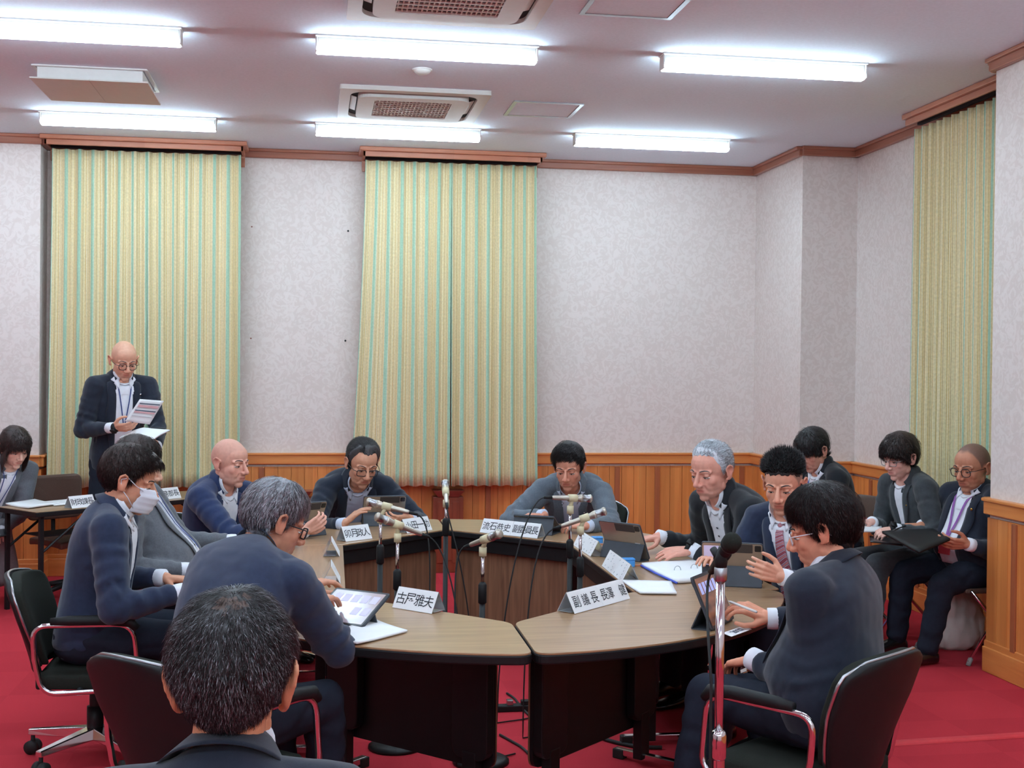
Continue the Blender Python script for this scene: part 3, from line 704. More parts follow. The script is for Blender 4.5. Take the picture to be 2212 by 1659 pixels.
def person(label, head, yaw, hyaw, pitch=0.0, roll=0.0, pelvis=None, s=1.04, hs=None, wide=1.0, L=None, R=None, legs=None, jacket='jacket_navy', shirt='shirt_white', trousers='trousers_dark',
           hair=None, hairmats=('hair_black',), strands=2500, sw=.0011, tone=(218, 170, 144), glasses=None, belly=0.0, shw=1.0, opening=None, mask=False, lanyard=None, tie=False, pin=None, brow='hair_black',
           collar=True, female=False, stubble=None, age=0.0, shoes=True, badge=None, buttons=False, blow=None, lookdown=0.6, poleL=None, poleR=None, skirt=False, ear=1.0, hairopts=None, collar_lift=0.0, mouthopen=0.0, face_res=True):
    rnd = random.Random(hash(label) % 9973 if False else len(label) * 31 + int(abs(head[0]) * 1000)); hs = hs or s
    H = np.asarray(head, float); P = np.asarray(pelvis, float)
    F0 = np.array([math.cos(yaw), math.sin(yaw), 0]); Lt = np.array([-math.sin(yaw), math.cos(yaw), 0]); Z = np.array([0, 0, 1.0])
    hf = np.array([math.cos(hyaw) * math.cos(pitch), math.sin(hyaw) * math.cos(pitch), -math.sin(pitch)]); hl = np.array([-math.sin(hyaw), math.cos(hyaw), 0.0]); hu = np.cross(hf, hl)
    if roll: hl, hu = hl * math.cos(roll) + hu * math.sin(roll), hu * math.cos(roll) - hl * math.sin(roll)
    HA = np.stack([hl * wide, hf, hu])               # rows
    def hp(x, y, z): return H + (np.array([x, y, z]) * hs) @ HA
    def hloc(V): return ((V - H) @ np.stack([hl, hf, hu]).T) / hs / np.array([wide, 1, 1])
    A = hp(0, -.02, -.035); lean = unit(A - P)
    nd = unit(unit(lean * .65 + hu * .35) + F0 * .22)
    C7 = A - nd * .080 * s
    # spine
    mid = P + Z * np.linalg.norm(C7 - P) * .5; mid = mid * .6 + (P + C7) / 2 * .4
    def sp(t): return P * (1 - t) ** 2 + 2 * mid * t * (1 - t) + C7 * t * t if t <= 1 else C7 + (C7 - mid) * 2 * (t - 1)
    def spd(t): t = min(max(t, 0), 1); return unit(2 * (mid - P) * (1 - t) + 2 * (C7 - mid) * t)
    def fr(t):
        T = spd(t); f = unit(np.cross(Lt, T)); return T, f
    T1, F1 = fr(1.0)
    def wd(t):
        k = [r[0] for r in TOR]; w = np.interp(t, k, [r[1] for r in TOR]); d = np.interp(t, k, [r[2] for r in TOR]); o = np.interp(t, k, [r[3] for r in TOR])
        b = belly * math.exp(-((t - .3) / .22) ** 2)
        return w * s * shw * (1 + b * .35), d * s * (1 + b * .75), (o + b * .05) * s
    def ringpts(c, a, b, w, d, n=28, e=2.5):
        out = []
        for k in range(n):
            th = 2 * PI * k / n; cx, sy = math.cos(th), math.sin(th)
            out.append(c + a * w * math.copysign(abs(cx) ** (2 / e), cx) + b * d * math.copysign(abs(sy) ** (2 / e), sy))
        return out
    Nc = C7 + F1 * .026 * s - T1 * .004 * s; nN = unit(T1 * .84 + F1 * .54); fN = unit(np.cross(Lt, nN))     # neck ring centre, axis and its forward direction
    # shoulders and arms
    SH = {}; EL = {}; WR = {}; HD = {}
    for sd, spec, sg, pl in (('L', L, 1, poleL), ('R', R, -1, poleR)):
        w = None if spec is None else np.asarray(spec['w'], float)
        b0 = sp(.865) + Lt * sg * .172 * s * shw
        fw = 0 if w is None else np.dot(w - b0, F1)
        SH[sd] = b0 + F1 * np.clip(fw * .10, -.01, .04)
        if w is None: w = SH[sd] - T1 * .42 * s + F1 * .12 * s + Lt * sg * .05; spec = dict(d=-Z + F0 * .4, n=-Lt * sg)
        WR[sd] = w; HD[sd] = spec
        pole = np.asarray(pl, float) if pl is not None else (-Z * .8 + Lt * sg * .45 - F0 * .35)
        EL[sd] = ik(SH[sd], w, .295 * s, .255 * s, pole)
    # ---------------- body: one surface of head, neck, trunk, arms and hands
    g = G(); NU, NV = 20, 14
    def E(c, r, nu=18, nv=12): g.ell(hp(*c), (r[0] * hs * wide, r[1] * hs, r[2] * hs), np.stack([hl, hf, hu]), nu, nv)
    def Cp(a, b, r0, r1): g.cap(hp(*a), hp(*b), r0 * hs, r1 * hs, 10)
    E((0, -.016, .030), (.0765, .098, .092), 28, 18); E((0, .026, .042), (.064, .062, .062)); E((0, .022, -.034), (.0635, .072, .076)); jw = .052 if not female else .046
    E((0, .026, -.074), (jw + .004 * age, .060, .040)); E((0, .068, -.099), (.024, .020, .018)); E((.043, .004, -.060), (.021, .026, .026)); E((-.043, .004, -.060), (.021, .026, .026))
    ear_k = ear
    for q in (1, -1):
        E((q * .038, .051, -.024), (.024, .027, .028)); Cp((q * .016, .085, .024), (q * .050, .066, .019), .0090, .0088)
        E((q * .013, .101, -.036), (.0105, .012, .0095), 10, 8)
        E((q * .032, .0715, .0045), (.0170, .0135, .0125), 12, 8)
        E((q * (.080 + .0055 * ear_k), -.014, -.006), (.0055 * ear_k, .019, .031), 12, 8)
        ear_o = [(q * .081, .000, .008), (q * .0895, -.002, .024), (q * .0935, -.014, .030), (q * .0955, -.028, .020), (q * .0930, -.030, .002), (q * .0875, -.020, -.018), (q * .0825, -.008, -.030), (q * .080, .000, -.030)]
        ear_o = [(q * (.080 + (abs(e_[0]) - .080) * ear_k), e_[1], e_[2] * (.8 + .2 * ear_k)) for e_ in ear_o]; g.chain([hp(*e) for e in ear_o], [r * hs for r in (.0045, .005, .0052, .0052, .005, .0055, .0075, .006)], 8)
    Cp((0, .086, .014), (0, .114, -.028), .0085, .0125); Cp((0, .108, -.034), (0, .090, -.044), .008, .007)
    E((0, .077, -.066), (.032, .0165, .024)); E((0, .0865, -.0585), (.0235, .0090, .0060), 14, 8); E((0, .0850, -.0700 - .006 * mouthopen), (.0200, .0092, .0062), 14, 8)
    nk = (.053 if not female else .046) * s
    g.cap(hp(0, -.026, -.045), C7 + F1 * .018 * s, nk, nk * 1.08, 20); g.cap(hp(0, .02, -.085), Nc - nN * .03, nk * .62, nk * .75, 16)
    g.ell(Nc - nN * .004 * s, (.075 * s, .071 * s, .020 * s), np.stack([Lt, fN, nN]), 20, 12)
    rings = [ringpts(sp(t) + fr(t)[1] * o * s, Lt, fr(t)[1], w * s * .84, d * s * .78, 20) for t, w, d, o in TOR] + [ringpts(sp(.98), Lt, F1, .075 * s, .062 * s, 20)]
    g.loft(rings)
    for sd in 'LR':
        sg = 1 if sd == 'L' else -1; d = np.asarray(HD[sd].get('d', WR[sd] - EL[sd]), float)
        g.chain([sp(.90), SH[sd], EL[sd], WR[sd]], [.05 * s, .052 * s, .040 * s, .026 * s], 12)
        n = np.asarray(HD[sd].get('n', (0, 0, -1)), float); dd = unit(d)
        ts = np.cross(n, dd) * (1 if sd == 'L' else -1)
        hand(g, WR[sd], d, n, ts, s * HD[sd].get('s', 1.0) * (0.9 if female else 1.0), HD[sd].get('curl', .5), HD[sd].get('spread', 1.0), HD[sd].get('thumb', .5), HD[sd].get('curls'))
    if skirt and legs:
        for q in 'LR':
            k, a = legs[q]; g.chain([P, np.asarray(k), np.asarray(a)], [.06 * s, .052 * s, .034 * s], 12)
    V, Fc, nr = remesh(*g.data(), .0036 * max(1, hs), 4)
    # sculpt the face finely: dents for eye corners, nostrils, mouth line, philtrum; cheek and ear hollows
    q = hloc(V); ax = np.abs(q[:, 0]); front = q[:, 1] > .02
    disp = np.zeros(len(V))
    def gs(x0, y0, z0, rx, rz, ry=.03): return np.exp(-((ax - x0) / rx) ** 2 - ((q[:, 2] - z0) / rz) ** 2 - ((q[:, 1] - y0) / ry) ** 2)
    disp -= .0045 * gs(.017, .078, .006, .007, .010); disp -= .0022 * gs(.046, .065, .002, .006, .010)
    disp -= .0030 * gs(0, .095, -.0645, .024, .0022); disp -= .0020 * gs(0, .090, -.083, .020, .006); disp -= .0012 * gs(0, .098, -.050, .004, .007)
    disp -= .0020 * gs(.030, .08, .0135, .016, .0026) * (1 if lookdown < .8 else 1.2)
    fold = np.exp(-((ax - (.022 + (-.038 - q[:, 2]) * .35)) / .0045) ** 2) * ((q[:, 2] < -.036) & (q[:, 2] > -.078) & front); disp -= (.0012 + .0016 * age) * fold
    disp -= .0050 * np.exp(-((ax - .091) / .010) ** 2 - ((q[:, 1] + .015) / .009) ** 2 - ((q[:, 2] - .004) / .014) ** 2)
    V = V + nr * (disp * hs)[:, None]
    body = mk_fast('person', V, Fc, 'skin', None, (P[0], P[1], 0.0))
    org = np.array([P[0], P[1], 0.0])
    tag(body, label, 'person')
    # skin tone per vertex: lips, cheeks, nose, ears, stubble
    base = np.array(lin(tone)); C = np.tile(base, (len(V), 1))
    onface = (np.linalg.norm(q, axis=1) < .19)
    red = np.clip(.55 * gs(.040, .07, -.026, .024, .020, .05) + .7 * gs(0, .112, -.030, .016, .016, .03) + .65 * np.exp(-((ax - .09) / .012) ** 2 - ((q[:, 1] + .014) / .03) ** 2 - (q[:, 2] / .04) ** 2), 0, 1) * onface
    C = C * (1 - red[:, None] * np.array([.02, .22, .22]))
    lip = np.clip(1.3 * np.exp(-(q[:, 0] / .0205) ** 4 - ((q[:, 2] + .0640) / .0085) ** 4) * (q[:, 1] > .082), 0, 1)
    C = C * (1 - lip[:, None] * np.array([.16, .42, .40]))
    if stubble is not None:
        zl = np.interp(np.arctan2(ax, q[:, 1]), AZ, STYLES[stubble[0]]['zl']); a = sstep(-.004, .014, q[:, 2] - zl) * onface * stubble[1] * (ax < .088)
        if stubble[0] == 'buzz' and len(stubble) > 2: a = a * sstep(.125, .075, q[:, 2])
        C = C * (1 - a[:, None]) + np.array(lin((70, 66, 66))) * a[:, None]
    bd = np.exp(-(ax / .045) ** 4 - ((q[:, 2] + .085) / .030) ** 4) * (q[:, 1] > .02) * (0 if female else .12); C = C * (1 - bd[:, None] * np.array([1, .8, .7]))
    ca = body.data.color_attributes.new('tone', 'FLOAT_COLOR', 'POINT'); ca.data.foreach_set('color', np.concatenate([C, np.ones((len(C), 1))], 1).astype(np.float32).ravel())
    B = bvh(V, Fc); Bn = bvh(V, Fc)
    # ---------------- eyes and brows
    for qx in (1, -1):
        g = G(); c = hp(qx * .032, .0712, -.0042); g.cur = 0
        g.ell(c, (.0155 * hs * wide, .0134 * hs, .0044 * hs), np.stack([hl, hf, hu]), 14, 10)
        g.cur = 1; g.ell(hp(qx * .031, .0790, -.0040), (.0058 * hs, .0064 * hs, .0042 * hs), np.stack([hl, hf, hu]), 12, 8)
        g.cur = 2; g.tube([hp(qx * x, y, z) for x, y, z in ((.0165, .0780, -.0040), (.024, .0846, -.0006), (.032, .0860, .0002), (.040, .0830, -.0012), (.0475, .0745, -.0045))], [r * hs for r in (.0008, .0014, .0016, .0015, .0008)], 6)
        g.build('eye', None, body, True, ['eye_white', 'eye_dark', 'lash'], org)
        pts = []
        g = G(); bp = []
        for x, z in ((.015, .0262), (.023, .0280), (.032, .0290), (.042, .0275), (.052, .0225)):
            o0 = hp(qx * x, .16, z); h = B.ray_cast(Vector(o0), Vector(-hf)); p = np.array(h[0]) if h[0] else hp(qx * x, .08, z); bp.append(p + hf * .0008)
        g.tube(bp, [r * hs for r in (.0019, .0027, .0028, .0022, .0010)], 6); g.build('eyebrow', brow, body, True, origin=org)
    # ---------------- hair
    if hair:
        st = dict(STYLES[hair]); st.update(hairopts or {}); c0 = hp(0, -.012, .022); NA, NVr = 72, 16
        thr = st.get('side'); tht = st['top']; drop = st.get('drop'); rows = []; surf = []
        def cast(dv):
            h = B.ray_cast(Vector(c0 + dv * .4), Vector(-dv))
            p = np.array(h[0]) if h[0] is not None else c0 + dv * .09 * hs
            # the ears are not scalp
            ql = hloc(p[None])[0]
            if abs(ql[0]) > .081: ql[0] = math.copysign(.0775, ql[0]); p = hp(*ql)
            if np.linalg.norm(p - c0) > .128 * hs: p = c0 + dv * .100 * hs
            return p
        def dirv(az, el): return unit((np.array([math.sin(az) * math.cos(el), math.cos(az) * math.cos(el), math.sin(el)])) @ np.stack([hl, hf, hu]))
        els = []
        for i in range(NA):
            az = 2 * PI * i / NA; aa = az if az <= PI else 2 * PI - az; zl = np.interp(aa, AZ, st['zl']) + .0025 * math.sin(az * 9 + 1) + st.get('ragged', .0025) * math.sin(az * 23)
            lo, hi = -1.35, 1.5
            for _ in range(11):
                m = (lo + hi) / 2; z = hloc(cast(dirv(az, m))[None])[0][2]
                if z > zl: hi = m
                else: lo = m
            els.append(hi)
        ND = 6 if drop else 0
        Pout = []; Pin = []
        for i in range(NA):
            az = 2 * PI * i / NA; aa = az if az <= PI else 2 * PI - az; co = []; ci = []
            dr = np.interp(aa, AZ, drop) if drop else 0
            for j in range(NVr + 1):
                v = j / NVr; el = PI / 2 + (els[i] - PI / 2) * v ** .9 if j else PI / 2
                dv = dirv(az, el); p = cast(dv); ql = hloc(p[None])[0]
                t = thr + (tht - thr) * sstep(.02, .095, ql[2])
                if st.get('quiff'): t += st['quiff'] * math.exp(-(aa / .55) ** 2) * sstep(.35, .95, v) * (1 if v < .98 else .8)
                if st.get('thin'): kk = math.exp(-((ql[0]) / .036) ** 2 - ((ql[1] + .048) / .034) ** 2) * (ql[2] > .06) * (.9 + .5 * noise.noise((ql[0] * 55, ql[1] * 55, 2))); t = t * (1 - .75 * kk)
                edge = 1 - sstep(.55, 1.0, v) * (.86 if not drop or dr < .01 else .1)
                if st.get('quiff') and aa < .8: edge = max(edge, .75)
                t = t * edge * (1 + st.get('rough', .16) * noise.noise((ql[0] * 30, ql[1] * 30, ql[2] * 30 + 5)))
                co.append(p + dv * t * hs); ci.append(p - dv * .003 * hs)
            e = co[-1]; e2 = ci[-1]; dv = dirv(az, els[i])
            for k in range(1, ND + 1):
                w = k / ND; dn = -hu * (1 if aa < .9 else .35) - Z * (0 if aa < .9 else .65); dn = unit(dn); outv = unit(dv - dn * np.dot(dv, dn))
                p = e + dn * dr * w * hs + outv * (.006 * math.sin(w * PI) - .004 * w) * hs
                co.append(p); ci.append(p - outv * (.009 * (1 - w * .7)) * hs if dr > .005 else e2)
            Pout.append(co); Pin.append(ci)
        # top row collapses to one crown point
        g = G(); n = len(Pout[0]); Vv = []; Ff = []
        for i in range(NA): Vv += Pout[i]
        for i in range(NA):
            k = (i + 1) % NA
            for j in range(n - 1): Ff.append((i * n + j, i * n + j + 1, k * n + j + 1, k * n + j))
        off = len(Vv)
        for i in range(NA): Vv += Pin[i]
        for i in range(NA):
            k = (i + 1) % NA
            for j in range(n - 1): Ff.append((off + i * n + j, off + k * n + j, off + k * n + j + 1, off + i * n + j + 1))
            Ff.append((i * n + n - 1, off + i * n + n - 1, off + k * n + n - 1, k * n + n - 1))
        g.add(Vv, Ff); nf0 = len(Ff)
        if st.get('thin'):
            for fi, q_ in enumerate(Ff):
                ql = hloc(np.mean([Vv[i] for i in q_], 0)[None])[0]
                if ql[2] > .06 and math.exp(-(ql[0] / .040) ** 2 - ((ql[1] + .050) / .036) ** 2) * (.8 + .9 * noise.noise((ql[0] * 60, ql[1] * 60, 2))) > .5: g.m[fi] = len(hairmats)
        # strands
        Po = np.array(Pout); flow = st.get('flow', 'down'); ln = st.get('len', .035); lift = st.get('lift', .25)
        SV = []; SF = []; SM = []
        for _ in range(strands):
            az = rnd.random() * NA; v = math.sqrt(rnd.random()) if flow != 'spike' else math.sqrt(rnd.random()) * st.get('spikeext', 1.0); i = int(az) % NA; fx = az - int(az); jx = v * (NVr + ND - .01); j = int(jx); fy = jx - j; i2 = (i + 1) % NA
            p00, p10, p01, p11 = Po[i][j], Po[i2][j], Po[i][j + 1], Po[i2][j + 1]
            p = (p00 * (1 - fx) + p10 * fx) * (1 - fy) + (p01 * (1 - fx) + p11 * fx) * fy
            dn = p01 - p00 + p11 - p10; dn = unit(dn) if np.linalg.norm(dn) > 1e-9 else hf
            ou = unit(p - c0); ac = unit(np.cross(ou, dn))
            if st.get('thin'):
                ql = hloc(p[None])[0]
                if ql[2] > .06 and rnd.random() < .35 * math.exp(-(ql[0] / .034) ** 2 - ((ql[1] + .045) / .036) ** 2): continue
            f = dn
            if flow == 'spike': f = unit(ou * 1.0 + hu * .5 + hf * .35 + ac * rnd.uniform(-.4, .4) + dn * rnd.uniform(-.2, .3))
            elif flow == 'back': f = unit(dn * .25 - hf * .9 + hl * .15 * rnd.uniform(-1, 1)) if hloc(p[None])[0][2] > .03 else dn
            elif flow == 'side':
                f = unit(dn * .55 + hl * st.get('sidedir', 1) * .8 + hf * .35) if hloc(p[None])[0][2] > .05 else dn
            elif flow == 'forward': f = unit(dn * .45 + hf * .8) if hloc(p[None])[0][2] > .05 else dn
            f = unit(f + ac * rnd.uniform(-.35, .35)); l = ln * rnd.uniform(.5, 1.2) * hs
            if flow == 'spike': f2 = f
            else:
                f = unit(f - ou * np.dot(f, ou) * .9); f2 = unit(f - ou * .30 * l / (.1 * hs) * 2)
            w = sw * rnd.uniform(.6, 1.3); q0 = p - ou * .002; q1 = p + f * l * .5 + ou * lift * l * .35 * rnd.uniform(.2, 1.2); q2 = q1 + f2 * l * .5 + ou * lift * l * .15 * rnd.uniform(-.6, 1.2)
            sdv = unit(np.cross(f, ou)) * w
            b = len(SV); SV += [q0 - sdv, q0 + sdv, q1 + sdv * .8, q1 - sdv * .8, q2, q1 + ou * w * .8]
            SF += [(b, b + 1, b + 2, b + 3), (b + 3, b + 2, b + 4), (b + 1, b, b + 5), (b + 2, b + 5, b + 4), (b + 5, b + 3, b + 4)]
            zz = hloc(p[None])[0]; m = 0
            if len(hairmats) > 1:
                pr = st.get('mix', .3) + (st.get('sidemix', 0) * sstep(.07, -.02, zz[2]))
                m = 1 + (len(hairmats) > 2 and rnd.random() < .4) if rnd.random() < pr else 0
            SM += [int(m)] * 5
        if SV: g.add(SV, SF); g.m[nf0:] = SM
        ho = g.build('hair', None, body, True, list(hairmats) + (['scalp'] if st.get('thin') else []), org)
    # ---------------- clothes
    def sleeve(sd): return SH[sd], EL[sd], WR[sd]
    def jk_rings(k=1.0, t0=-.16, low=False):
        out = []
        for t in (t0, -.06, .05, .16, .27, .38, .48, .58, .68, .77, .84, .90):
            w, d, o = wd(t); T, f = fr(t); out.append(ringpts(sp(t) + f * o, Lt, f, w * k, d * k))
        for a, ww, dd_ in ((.35, .150, .095), (.7, .108, .088), (1.0, .080, .078)):
            c = sp(.90) * (1 - a) + Nc * a; f = unit(fr(.9)[1] * (1 - a) + fN * a); rp_ = ringpts(c, Lt, f, ww * s * (shw if a < .8 else 1), dd_ * s, e=2.5 - .4 * a)
            if low: rp_ = [p - (f * .34 + T1 * .12) * max(0, np.dot(p - c, f)) * min(1, a * 1.4) for p in rp_]
            out.append(rp_)
        return out
    g = G(); g.loft(jk_rings()); tors = bvh(*g.data())
    g = G(); g.loft(jk_rings(low=True))
    for sd in 'LR':
        a, e, w = sleeve(sd); we = w + unit(e - w) * .048 * s
        pad = sp(.93) + Lt * (1 if sd == 'L' else -1) * .07 * s
        g.cap(pad - fr(.9)[1] * .005, a + T1 * .016 * s + Lt * (1 if sd == 'L' else -1) * .006 * s, .056 * s, .064 * s, 14)
        m1 = (a + e) / 2; m2 = (e + we) / 2
        g.chain([a, m1, e, m2, we], [.077 * s, .067 * s, .060 * s, .054 * s, .043 * s], 14)
    V, Fc, nr = remesh(*g.data(), .0085, 5)
    # cloth folds: at the elbows, under the arms and across the back
    dsp = np.zeros(len(V))
    sd0 = rnd.uniform(0, 50)
    n1 = nz(V, 7.0, sd0); n2 = nz(V, 11.0, sd0 + 20)
    for sd in 'LR':
        a, e, w = sleeve(sd)
        for (p0, p1, c, am, kk) in ((a, e, .80, .0042, 95), (e, w, .18, .0040, 95), (a, e, .28, .0032, 80), (e, w, .7, .0026, 90)):
            dv = p1 - p0; ll = np.linalg.norm(dv); u = dv / ll; rel = V - p0; t = rel @ u; rad = np.linalg.norm(rel - np.outer(t, u), axis=1)
            wgt = np.exp(-((t / ll - c) / .22) ** 2) * (rad < .11 * s); ph = kk * t + 5.0 * n1
            dsp += am * wgt * np.sin(ph) * (.35 + 1.3 * np.clip(n2 + .35, 0, 1))
    dsp += .0045 * n1 + .0022 * nz(V, 19, sd0 + 9)
    V = V + nr * dsp[:, None] * s
    jo = mk_fast('jacket', V, Fc, jacket, body, org)
    JB = bvh(V, Fc)
    def onchest(t, u, off):
        """point on the jacket front at height t and lateral offset u"""
        T, f = fr(t); w, d, o = wd(min(t, .9)); c = sp(t) + Lt * u
        h = JB.ray_cast(Vector(c + f * (d + o + .055 * s)), Vector(-f), .25)
        h2 = tors.ray_cast(Vector(c + f * (d + o + .055 * s)), Vector(-f), .4)
        p = None
        if h[0] is not None: p = np.array(h[0])
        if h2[0] is not None:
            p2 = np.array(h2[0])
            if p is None or np.dot(p - p2, f) > .018 or np.dot(p - p2, f) < -.03: p = p2
        if p is None: p = c + f * (d * .6)
        return p + f * off
    op = dict(t0=.05, w0=.040, w1=.060, bt=None); op.update(opening or {})
    def edge(t):
        a = (t - op['t0']) / (.93 - op['t0']); return (op['w0'] + (op['w1'] - op['w0']) * max(0, a) ** .9) * s
    so = None
    NT_, NW = 22, 10
    ts_ = [op['t0'] + (.93 - op['t0']) * i / NT_ for i in range(NT_ + 1)]
    gp = []
    for t in ts_:
        e = edge(t); gp.append([onchest(t, -e + 2 * e * j / NW, .003 * s) for j in range(NW + 1)])
    # upper rows run up to the front of the neck ring
    du = unit(F1 + T1 * .55)
    def onneck(q, off):
        h = tors.ray_cast(Vector(q + du * .05 * s), Vector(-du), .09 * s)
        return np.array(h[0]) + du * off if h[0] is not None else q + du * off
    for a in (.25, .5, .75, 1.0):
        row = []
        for j in range(NW + 1):
            x = -1 + 2 * j / NW; th = x * 1.0; dip = .016 * s * (1 - abs(x)) * (1 if not tie else 0)
            q1 = Nc + Lt * .074 * s * math.sin(th) + fN * .076 * s * math.cos(th) - nN * .002 - T1 * dip; row.append(onneck(gp[NT_][j] * (1 - a) + q1 * a, .004 * s))
        gp.append(row)
    # smooth
    A_ = np.array(gp)
    for _ in range(2): A_[1:-1] = .5 * A_[1:-1] + .25 * (A_[:-2] + A_[2:])
    wr = np.array([[noise.noise((i * .35 + sd0, j * .5, 3)) for j in range(NW + 1)] for i in range(len(A_))]) * .003 * s
    A_ = A_ + wr[:, :, None] * F1
    th_ = [[-F1 * .004 for _ in r] for r in A_]
    g = G(); g.grid([list(r) for r in A_], th_); so = g.build('shirt', shirt, body, True, origin=org)
    # shirt front between the collar points, following the chest up to the neck
    rel = V - Nc; uu = rel @ Lt; ff = rel @ F1; tt_ = rel @ T1
    sel = (np.abs(uu) < (.036 if female else .060) * s) & (ff > .004 * s) & (tt_ > -.115 * s) & (tt_ < .06 * s) & (np.linalg.norm(rel, axis=1) < .16 * s)
    fs = [tuple(q) for q in Fc if all(sel[i] for i in q)]
    if fs:
        ids = sorted({i for q in fs for i in q}); mp = {i: k for k, i in enumerate(ids)}
        gn = G(); gn.add(V[ids] + nr[ids] * .0045 * s, [tuple(mp[i] for i in q) for q in fs]); gn.build('shirt_yoke', shirt, so, True, origin=org)
    # lapels
    for sg in (1, -1):
        rows = []
        tb = op['t0'] + .02 if op['bt'] is None else op['bt']; NL = 16
        for i in range(NL + 1):
            a = i / NL; t = tb + (.925 - tb) * a; e0 = edge(t)
            lw = (.012 + .060 * min(1, a / .72)) * s if a < .74 else (.046 + .018 * (a - .74) / .26) * s
            if op.get('narrow'): lw *= op['narrow']
            rows.append([onchest(t, sg * (e0 - .004 * s + lw * k / 4), (.006 + .008 * math.sin(min(1, k / 3.2) * PI * .55)) * s) for k in range(5)])
        e5 = []
        for k in range(5):
            th = sg * (1.0 + .30 * k / 4); q1 = Nc + Lt * (.078 + .012 * k / 4) * s * math.sin(th) + fN * (.080 + .012 * k / 4) * s * math.cos(th) - nN * (.004 + .012 * k / 4); e5.append(q1)
        r0_ = rows[-1]
        for a in (.35, .7): rows.append([onneck(r0_[k] * (1 - a) + e5[k] * a, .009 * s) for k in range(5)])
        rows.append(e5)
        R_ = np.array(rows)
        for _ in range(2): R_[1:-1] = .5 * R_[1:-1] + .25 * (R_[:-2] + R_[2:])
        g = G(); g.grid([list(r) for r in R_], [[-F1 * .004 for _ in r] for r in R_]); g.build('lapel', jacket, jo, True, origin=org)
    # collars: jacket collar round the back, shirt collar inside it
    def band(r0, r1, h, ang, drop, n=26, m=5, lift=0.0, offz=0.0):
        rows = []
        for i in range(n + 1):
            th = -ang + 2 * ang * i / n     # 0 = back
            row = []
            for k in range(m + 1):
                a = k / m
                rr = r0 + (r1 - r0) * a; back = .5 + .5 * math.cos(th)
                zz = h * (1 - a) * (.6 + .4 * back) + offz - drop * a * (.35 + .65 * back) - lift * (1 - back) * .0
                row.append(Nc + Lt * rr * s * math.sin(th) - fN * (rr * 1.02) * s * math.cos(th) + nN * zz * s - F1 * 0)
            rows.append(row)
        return rows
    if collar:
        rows = band(.0695, .102, .030 + collar_lift, 2.35, .028, offz=.004)
        g = G(); g.grid(rows, [[nN * .0008 - unit(np.array(p) - Nc) * .004 for p in r] for r in rows]); g.build('jacket_collar', jacket, jo, True, origin=org)
        if not female:
            rows = band(.0620, .068, .056 + collar_lift, 2.62, .004, offz=.002)
            g = G(); g.grid(rows, [[-unit(np.array(p) - Nc) * .003 for p in r] for r in rows]); sc = g.build('shirt_collar', shirt, so, True, origin=org)
            for sg in (1, -1):      # collar points lie on the chest
                def nr_(th, r, z): return Nc + Lt * r * s * math.sin(th) + fN * r * 1.02 * s * math.cos(th) + nN * z * s
                hi = .030 + collar_lift; A0 = nr_(sg * 1.15, .0655, hi * .85); B0 = nr_(sg * .42, .068, .002)
                D0 = onneck(nr_(sg * 1.25, .088, -.012), .010 * s); C0 = onchest(.865, sg * .040 * s, .013 * s)
                pts = [[(A0 * (1 - i / 6) + B0 * i / 6) * (1 - k / 4) + (D0 * (1 - i / 6) + C0 * i / 6) * k / 4 + (fN * .5 + nN * .5) * .010 * s * math.sin(PI * k / 4) for k in range(5)] for i in range(7)]
                g = G(); g.grid(pts, [[-F1 * .003 for _ in r] for r in pts]); g.build('collar_point', shirt, so, True, origin=org)
    for sd in 'LR':
        e, w = EL[sd], WR[sd]; u = unit(w - e)
        g = G(); g.tube([w - u * .05 * s, w - u * .012 * s, w + u * .010 * s], [.034 * s, .0365 * s, .0355 * s], 18, caps=True)
        if HD[sd].get('cuff', True): g.build('shirt_cuff', shirt, so, True, origin=org)
        if HD[sd].get('watch'):
            g = G(); c = w + u * .022 * s; g.tube([c - u * .011, c + u * .011], [.0315 * s, .0315 * s], 18)
            nn = -np.asarray(HD[sd].get('n', (0, 0, -1)), float); nn = unit(nn - u * np.dot(nn, u)); g.obox(c + nn * .032 * s, u, np.cross(nn, u), nn, (.017, .019, .006))
            g.build('wristwatch', HD[sd]['watch'], body, True, origin=org)
    # ---------------- trousers, shoes
    if legs:
        g = G(); w, d, o = wd(0)
        g.loft([ringpts(sp(t), Lt, fr(t)[1], w * k, d * k, 20) for t, k in ((-.19, .72), (-.12, .95), (0, .97), (.12, .93))])
        if not skirt:
            for q in 'LR':
                sg = 1 if q == 'L' else -1; k, a = (np.asarray(x, float) for x in legs[q]); h0 = P + Lt * sg * .090 * s - Z * .01
                mm = (h0 + k) / 2 + Z * .004; m2 = (k + a) / 2
                g.chain([h0, mm, k], [.096 * s, .086 * s, .070 * s], 16); g.chain([k, m2, a], [.069 * s, .066 * s, .058 * s], 16)
            V, Fc, nr = remesh(*g.data(), .011, 4); n1 = nz(V, 8, sd0); V = V + nr * (.006 * n1 + .003 * np.sin(60 * V[:, 2] + 6 * n1))[:, None]
            mk_fast('trousers', V, Fc, trousers, body, org)
        else:
            kk = (np.asarray(legs['L'][0]) + np.asarray(legs['R'][0])) / 2; aa_ = (np.asarray(legs['L'][1]) + np.asarray(legs['R'][1])) / 2; lo = kk * .25 + aa_ * .75
            for q in 'LR':
                sg = 1 if q == 'L' else -1; k = np.asarray(legs[q][0], float)
                g.cap(P + Lt * sg * .085 * s, k, .098 * s, .085 * s, 16); g.cap(k, lo + Lt * sg * .11 + F0 * .02, .09 * s, .075 * s, 16); g.cap(kk, lo + Lt * sg * .05, .09 * s, .08, 16)
            V, Fc, nr = remesh(*g.data(), .012, 6); n1 = nz(V, 6, sd0); V = V + nr * (.012 * n1)[:, None]
            mk_fast('skirt', V, Fc, trousers, body, org)
